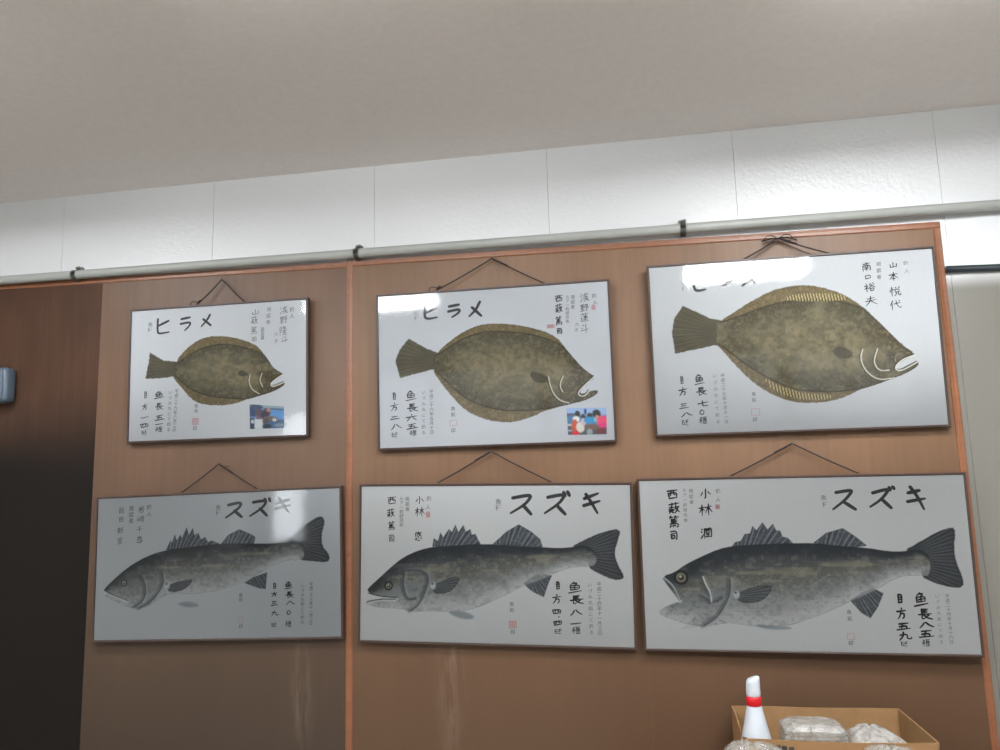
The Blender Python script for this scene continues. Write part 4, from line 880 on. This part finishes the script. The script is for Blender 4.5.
LABEL = {
 1: 'small framed olive flounder print with a bluish boat snapshot, smallest picture of all',
 2: 'framed olive flounder print with a colourful snapshot of people in its lower corner',
 3: 'largest framed flounder print, without a snapshot, lamp glare across its title',
 4: 'framed grey sea bass print hung beside the dark panel, window glare by its title',
 5: 'framed grey sea bass print hung directly below the flounder with the colourful snapshot',
 6: 'largest framed sea bass print with wide gaping mouth, above the cardboard box',
}
NAIL = {1: 'nail holding the cord of the smallest flounder picture', 2: 'nail holding the cord of the flounder picture with people snapshot',
        3: 'nail behind the cord bow of the largest flounder picture', 4: 'nail holding the cord of the sea bass picture beside dark panel',
        5: 'nail holding the cord of the middle sea bass picture', 6: 'nail holding the cord of the largest sea bass picture'}
for k in range(1, 7):
    P = POSES[k]
    w, h = P['w'], P['h']
    rot = Matrix(P['R'])
    root = tag(empty('framed_fish_print', P['o'], rot), LABEL[k], 'picture', 'framed fish prints on the plywood wall')
    bm_obj('frame', ring_frame(w, h), M_FRAME, root)
    bm = bmesh.new(); add_box(bm, -w / 2 + .0075, w / 2 - .0075, 0.0065, 0.0095, .0075, h - .0075)
    bm_obj('backing_board', bm, M_BACK, root)
    i = 0.0062
    PAPER = srgb(*PAPERS[k])
    sheet = rect_mesh('print_sheet', -w / 2 + i, w / 2 - i, i, h - i, 0.0052, simple('washi_paper', PAPER, 0.85, 0.2, var=0.02, scale=160), root)
    PK = 1.36 * (srgb(*PAPERS[k])[1] / srgb(226, 226, 229)[1]) ** 0.5
    A = (draw_flounder if FISH[k]['kind'] == 'flounder' else draw_bass)(FISH[k], 31 * k)
    fish = A.build('fish_image', 0.0049, sheet)
    fish['label'] = 'mottled olive brown flounder facing right' if FISH[k]['kind'] == 'flounder' else 'grey sea bass facing left'
    y = 0.0045
    # big katakana title
    ink = Ink()
    tw, strokes = TITLES[k]
    groups = ([2, 4, 6] if FISH[k]['kind'] == 'flounder' else [2, 6, 9])
    for n, s in enumerate(strokes):
        L = sum(math.dist(a, b) for a, b in zip(s, s[1:]))
        ink.stroke(s, tw * 3.25, tone(.04), 1.05, .62 if L > 45 else .95)
        if n + 1 in groups:
            ink.build('title_character', y, sheet)
            ink = Ink()
    for grp, nm in (('name', 'name_lettering'), ('record', 'record_lettering')):
        columns = []
        for c in sorted([c for c in CHARS[k] if c[0] == grp], key=lambda c: -c[3]):
            for q in columns:
                if abs(q[-1][2] - c[2]) < 24 and q[-1][3] - c[3] < 2.1 * c[5] + 14:
                    q.append(c)
                    break
            else:
                columns.append([c])
        for q in columns:
            ink = Ink()
            for g, ch, x, z, cw, chh, wt in q:
                faint = .0 if wt > .9 else .12
                if grp == 'name' and k == 4: faint = .22
                if grp == 'name' and k == 1: faint = .25
                ink.char(ch, x, z, cw, chh, wt * 2.75, tone(faint))
            ink.build(nm, y, sheet)
    for txt, x0, z0, x1, z1, s, tn in SMALL[k]:
        ink = Ink()
        for n, ch in enumerate(txt):
            f = n / max(1, len(txt) - 1)
            ink.glyph(ch, x0 + (x1 - x0) * f, z0 + (z1 - z0) * f, s, tone(tn * .8))
        ink.build('small_lettering', y, sheet)
    for x, z, sw, sh, filled in SEALS[k]:
        ink = Ink()
        c = np.array(PAPER) * (np.array((.93, .52, .54)) if filled else np.array((.94, .68, .70)))
        for a, b in (((-1, 1), (1, 1)), ((1, 1), (1, -1)), ((1, -1), (-1, -1)), ((-1, -1), (-1, 1))):
            ink.stroke([(x + a[0] * sw / 2, z + a[1] * sh / 2), (x + b[0] * sw / 2, z + b[1] * sh / 2)], 2.0, c, 1, 1)
        if filled:
            for q in (-.28, 0, .28):
                ink.stroke([(x + q * sw, z + sh * .38), (x + q * sw, z - sh * .38)], 2.4, c, 1, .9)
                ink.stroke([(x - sw * .38, z + q * sh), (x + sw * .38, z + q * sh)], 1.8, c, 1, .9)
        ink.build('red_seal', y, sheet)
    if k in SNAPSHOTS:
        snapshot(k, root, 0.0046)
    rect_mesh('glass_pane', -w / 2 + .006, w / 2 - .006, .006, h - .006, 0.0025, M_GLASS, root)
    # cord, eyelets, nail
    a, m, b_ = [Vector(p) / 1000 for p in CORDS[k]]
    bm = bmesh.new()
    def along(p, q, n=10, sag=0.0):
        return [p.lerp(q, t / n) + Vector((0, 0, -sag * math.sin(math.pi * t / n))) for t in range(n + 1)]
    m_l = m + Vector((-.003, 0, -.001)); m_r = m + Vector((.003, 0, -.001))
    add_tube(bm, along(a, m_l, 10, .002) + [m + Vector((0, 0, .002))] + along(m_r, b_, 10, .002), 0.0021, 7)
    if k in (1, 2):        # loose curl at the left eyelet
        add_tube(bm, [a + Vector(v) for v in ((.012, 0, .006), (.006, -.003, .008), (-.012, -.004, .012), (-.022, -.003, .009), (-.024, 0, -.004))], 0.0016, 6)
        add_tube(bm, [a + Vector(v) for v in ((.016, -.002, .014), (.010, -.004, .009), (.004, -.003, .003))], 0.0034, 7)
    if k in (2, 3, 4, 5, 6):    # doubled, knotted part near a nail or an eyelet
        u = (b_ - m).normalized() if k != 5 and k != 6 else (a - m).normalized()
        add_tube(bm, [m + u * t + Vector((0, -.002, 0)) for t in (.0, .02, .045, .06)], 0.0030, 7)
    if k == 4:
        add_tube(bm, [m + Vector(v) for v in ((.008, -.003, -.004), (.022, -.005, -.010), (.040, -.004, -.009))], 0.0014, 6)
    if k == 3:             # bow at the nail
        for sgn in (-1, 1):
            add_tube(bm, [m + Vector((sgn * x, -.003, z)) for x, z in ((.002, 0), (.018, .010), (.034, .010), (.042, .000), (.036, -.010), (.020, -.006), (.004, 0))], 0.0017, 6)
        add_tube(bm, [m + Vector(v) for v in ((-.05, -.003, -.006), (-.02, -.005, .000), (.03, -.005, .000), (.055, -.003, -.010))], 0.0022, 6)
        add_tube(bm, along(a + Vector((.03, .004, 0)), m + Vector((0, .004, -.01)), 6) + along(m + Vector((.01, .004, -.012)), b_ + Vector((-.05, .004, 0)), 6), 0.0012, 6)
    bm_obj('hanging_cord', bm, M_CORD, root, True)
    for p in (a, b_):
        bm = bmesh.new()
        c = Vector((p.x, p.y, h + .0012))
        add_tube(bm, [c + Vector((.0045 * math.cos(t), 0, .0045 * math.sin(t))) for t in [math.pi * q / 8 for q in range(-1, 10)]], 0.0010, 6)
        bm_obj('eyelet', bm, M_METAL, root, True)
    nw = Matrix.Translation(P['o']) @ rot.to_4x4() @ m
    bm = bmesh.new()
    add_tube(bm, [(0, 0.020, 0), (0, -0.006, 0.0015)], 0.0013, 8)
    add_tube(bm, [(0, -0.006, 0.0015), (0, -0.0075, 0.0016)], 0.0030, 8)
    nl = bm_obj('nail', bm, M_METAL, None, True)
    nl.location = (nw.x, -0.0165, nw.z - .0016)
    tag(nl, NAIL[k], 'nail', 'nails holding the pictures')

# ---------------------------------------------------------------- table, cardboard box and what is in it
TZ = 0.70
tb = tag(empty('side_table', (0.45, -0.32, 0)), 'wooden table below the pictures carrying the cardboard box', 'table')
bm = bmesh.new(); add_box(bm, -0.55, 0.55, -0.30, 0.295, TZ - 0.03, TZ, 0.004, 2)
bm_obj('tabletop', bm, M_TABLE, tb)
for sx in (-.5, .5):
    for sy in (-.26, .26):
        bm = bmesh.new(); add_box(bm, sx - .022, sx + .022, sy - .022, sy + .022, 0, TZ - 0.03, 0.003, 1)
        bm_obj('leg', bm, M_TABLE, tb)

BX0, BX1, BY0, BY1, BH = 0.240, 0.692, -0.345, -0.048, 0.172
box = tag(empty('cardboard_box', ((BX0 + BX1) / 2, (BY0 + BY1) / 2, TZ)), 'open brown cardboard box holding a white bottle and clear plastic packs', 'box')
W2, D2, T = (BX1 - BX0) / 2, (BY1 - BY0) / 2, 0.004
bm = bmesh.new()
nseg = 14
def wall_strip(p0, p1, out, tops):
    """one side of the box as a thin sheet with its own top edge line; out = outward normal"""
    rows = []
    for i in range(nseg + 1):
        t = i / nseg
        x = p0[0] + (p1[0] - p0[0]) * t; y_ = p0[1] + (p1[1] - p0[1]) * t
        z, bulge = tops(t)
        o_ = Vector((out[0], out[1], 0))
        rows.append([bm.verts.new(Vector((x, y_, 0.0005)) + o_ * 0), bm.verts.new(Vector((x, y_, z)) + o_ * bulge),
                     bm.verts.new(Vector((x, y_, z)) + o_ * bulge - o_ * T), bm.verts.new(Vector((x, y_, T)) - o_ * T)])
    for a, c in zip(rows, rows[1:]):
        for i in range(4):
            bm.faces.new((a[i], a[(i + 1) % 4], c[(i + 1) % 4], c[i]))
    bm.faces.new(rows[0][::-1]); bm.faces.new(rows[-1])
wall_strip((-W2, -D2), (W2, -D2), (0, -1), lambda t: (BH - .001 - .004 * math.sin(t * 3.1), .002 * math.sin(math.pi * t)))
wall_strip((-W2, D2), (W2, D2), (0, 1), lambda t: (BH + .001 * math.sin(t * 9), 0))
wall_strip((-W2, -D2), (-W2, D2), (-1, 0), lambda t: (BH - .030 * math.sin(math.pi * min(1, t * 1.15)) ** 1.5 * (1 - t * .35), -.004 * math.sin(math.pi * t)))
wall_strip((W2, -D2), (W2, D2), (1, 0), lambda t: (BH - .002 * math.sin(math.pi * t), .003 * math.sin(math.pi * t)))
add_box(bm, -W2 + .001, W2 - .001, -D2 + .001, D2 - .001, 0.0005, 0.004)
bm_obj('box_body', bm, M_CARD, box)
bm = bmesh.new()
x = -W2 + 0.030
for wd, hh in ((.012, .010), (.009, .012), (.013, .009), (.010, .012), (.012, .010)):
    add_box(bm, x, x + wd, -D2 - .0018, -D2 - .0008, BH - .026, BH - .026 + hh); x += wd + .003
add_box(bm, x + .002, x + .014, -D2 - .0018, -D2 - .0008, BH - .030, BH - .018)
bm_obj('printed_marking', bm, M_MARK, box)

BOT = (0.279, -0.25)
bt = tag(empty('squeeze_bottle', (BOT[0], BOT[1], TZ + .0045)), 'white plastic bottle with a red collar standing in the cardboard box', 'bottle')
zz = lambda a: a - TZ - .0045
bm = bmesh.new()
add_lathe(bm, [(.034, 0), (.041, .002), (.043, .008), (.043, zz(.790)), (.042, zz(.81)), (.0395, zz(.835)), (.0345, zz(.858)), (.0285, zz(.882)), (.0235, zz(.905)), (.0195, zz(.922)), (.0180, zz(.930)), (.0170, zz(.940))], 0, 0, 36)
bm_obj('bottle_body', bm, M_WHITE, bt, True)
bm = bmesh.new()
add_lathe(bm, [(.0185, zz(.926)), (.0200, zz(.928)), (.0200, zz(.947)), (.0185, zz(.949)), (.0120, zz(.9495))], 0, 0, 32)
o = bm_obj('collar', bm, M_RED, bt, True); o['label'] = 'red collar ring'
bm = bmesh.new()
capz = [(.0175, zz(.9485), 0, 0), (.0182, zz(.953), 0, 0), (.0182, zz(.968), .0000, 0), (.0178, zz(.982), .0006, .002), (.0172, zz(.990), .0012, .003), (.0150, zz(.9955), .0022, .0035), (.0105, zz(.9975), .0032, .003)]
rings = []
for r, z, dx, sl in capz:
    rings.append([bm.verts.new((dx + r * math.cos(2 * math.pi * q / 28), r * .9 * math.sin(2 * math.pi * q / 28), z + sl * math.cos(2 * math.pi * q / 28))) for q in range(28)])
for A_, B_ in zip(rings, rings[1:]):
    for q in range(28):
        bm.faces.new((A_[q], A_[(q + 1) % 28], B_[(q + 1) % 28], B_[q]))
bm.faces.new(rings[0][::-1]); bm.faces.new(rings[-1])
bm_obj('nozzle_cap', bm, M_WHITE, bt, True)

def lump(name, cx, cy, z0, z1, wx, wy, seed, mat, top=0.6, amp=0.006, peak=0.0):
    """soft bag: rounded pillow, pinched top, crumpled surface"""
    bm = bmesh.new()
    nu, nv = 40, 16
    r = random.Random(seed)
    ph = [r.uniform(0, 6.28) for _ in range(8)]
    rings = []
    for j in range(nv + 1):
        t = j / nv
        z = z0 + (z1 - z0) * t
        prof = (1 - (max(0, t - top) / (1 - top)) ** 2.2 * .93) * (.9 + .1 * math.sin(math.pi * t))
        ring = []
        for i in range(nu):
            a = 2 * math.pi * i / nu
            ca, sa = math.cos(a), math.sin(a)
            e = 2 / 3.2
            sx = math.copysign(abs(ca) ** e, ca); sy = math.copysign(abs(sa) ** e, sa)
            c = amp * (math.sin(5 * a + ph[0] + 6 * t) + .7 * math.sin(9 * a + ph[1] - 9 * t) + .5 * math.sin(14 * a + ph[2] + 17 * t) + .5 * math.sin(23 * t + ph[3]))
            sh = peak * (t ** 2)
            ring.append(bm.verts.new((cx + sx * (wx * prof + c) + sh, cy + sy * (wy * prof + c), z + (c * .6 if 0 < j else 0))))
        rings.append(ring)
    for A_, B_ in zip(rings, rings[1:]):
        for q in range(nu):
            bm.faces.new((A_[q], A_[(q + 1) % nu], B_[(q + 1) % nu], B_[q]))
    bm.faces.new(rings[0][::-1]); bm.faces.new(rings[-1])
    return bm_obj(name, bm, mat, None, True)

# wrapped stack of clear trays: ribbed block with slanted ends inside a thin bag
pk = tag(empty('wrapped_tray_stack', (0.428, -0.205, TZ + .0045)), 'stack of clear plastic trays wrapped in film, middle of the cardboard box', 'plastic pack')
bm = bmesh.new()
zt = .174
levels = [(0, .078, .060), (.06, .079, .061)]
z = .066
while z < zt - .012:
    levels += [(z, .079, .061), (z + .006, .079, .061), (z + .007, .074, .056), (z + .0095, .074, .056)]
    z += .011
levels += [(zt - .012, .078, .060), (zt - .004, .066, .050), (zt, .052, .040)]
rings = []
for z, a, b in levels:
    c = .016
    pts = [(-a, -b + c), (-a + c, -b), (a - c, -b), (a, -b + c), (a, b - c), (a - c, b), (-a + c, b), (-a, b - c)]
    sl = .020 * max(0, (z - .11) / .07)
    rings.append([bm.verts.new((x_ * (1 - sl * 2.0) , y_, z)) for x_, y_ in pts])
for A_, B_ in zip(rings, rings[1:]):
    for q in range(8):
        bm.faces.new((A_[q], A_[(q + 1) % 8], B_[(q + 1) % 8], B_[q]))
bm.faces.new(rings[0][::-1]); bm.faces.new(rings[-1])
bm_obj('tray_stack', bm, M_FILM, pk)
tag(lump('plastic_bag', 0.595, -0.205, TZ + .0045, TZ + .170, .076, .085, 5, M_FILM, .66, .004, -.022), 'crumpled clear plastic bag at the right end inside the cardboard box', 'plastic bag')
tag(lump('plastic_bag', 0.2480, -0.424, TZ, TZ + .184, .072, .048, 9, M_FILM2, .86, .005), 'crumpled clear plastic bag in front of the box below the white bottle', 'plastic bag')
tag(lump('plastic_bag', 0.563, -0.414, TZ, TZ + .181, .056, .048, 14, M_FILM2, .86, .005), 'crumpled clear plastic bag in front of the box at its right', 'plastic bag')

# ---------------------------------------------------------------- ceiling lamps
def lamp(x0, x1, y, label, strength=None, wy=.15):
    deep = (.076, .092) if y > -1.5 else (.025, .10)      # flat panels near the wall, box diffusers further back
    t = tag(empty('ceiling_light', ((x0 + x1) / 2, y, CEIL)), label, 'ceiling light', 'ceiling lights')
    L = (x1 - x0) / 2
    bm = bmesh.new(); add_box(bm, -L - .02, L + .02, -wy - .02, wy + .02, -deep[0], 0, .004, 1)
    bm_obj('housing', bm, M_HOUSE, t)
    bm = bmesh.new(); add_box(bm, -L, L, -wy, wy, -deep[1], -deep[0] - .001, .003, 1)
    bm_obj('diffuser', bm, strength, t)
for x0, x1, y, fac, lb in LAMPS:
    lamp(x0, x1, y, lb, emit_mat('lamp_diffuser', (0.965, 0.99, 1.0), LAMP * fac))

# ---------------------------------------------------------------- camera and render look
cd = bpy.data.cameras.new('camera')
cam = bpy.data.objects.new('camera', cd)
COL.objects.link(cam)
Xc = (0.98522646, -0.0509383, -0.16350567); Yc = (0.16917429, 0.14105076, 0.97544079); Uc = (-0.0266247, -0.98869104, 0.1475844)
Mx = Matrix(((Xc[0], -Xc[1], -Xc[2]), (Yc[0], -Yc[1], -Yc[2]), (Uc[0], -Uc[1], -Uc[2])))
cam.matrix_world = Matrix.Translation((0, -2.48633, 1.5)) @ Mx.to_4x4()
cd.sensor_width = 36.0
cd.lens = 780.0 * 36.0 / 1000.0
cd.clip_start = 0.02
SC.camera = cam

wd = bpy.data.worlds.new('World')
SC.world = wd
wd.use_nodes = True
wd.node_tree.nodes['Background'].inputs[0].default_value = (0.8, 0.85, 0.9, 1)
wd.node_tree.nodes['Background'].inputs[1].default_value = 0.3
SC.view_settings.view_transform = 'Standard'
SC.view_settings.look = 'None'
SC.view_settings.exposure = EXPO
SC.cycles.use_denoising = True
SC.cycles.max_bounces = 8
SC.cycles.diffuse_bounces = 4
SC.cycles.caustics_reflective = False
SC.cycles.caustics_refractive = False
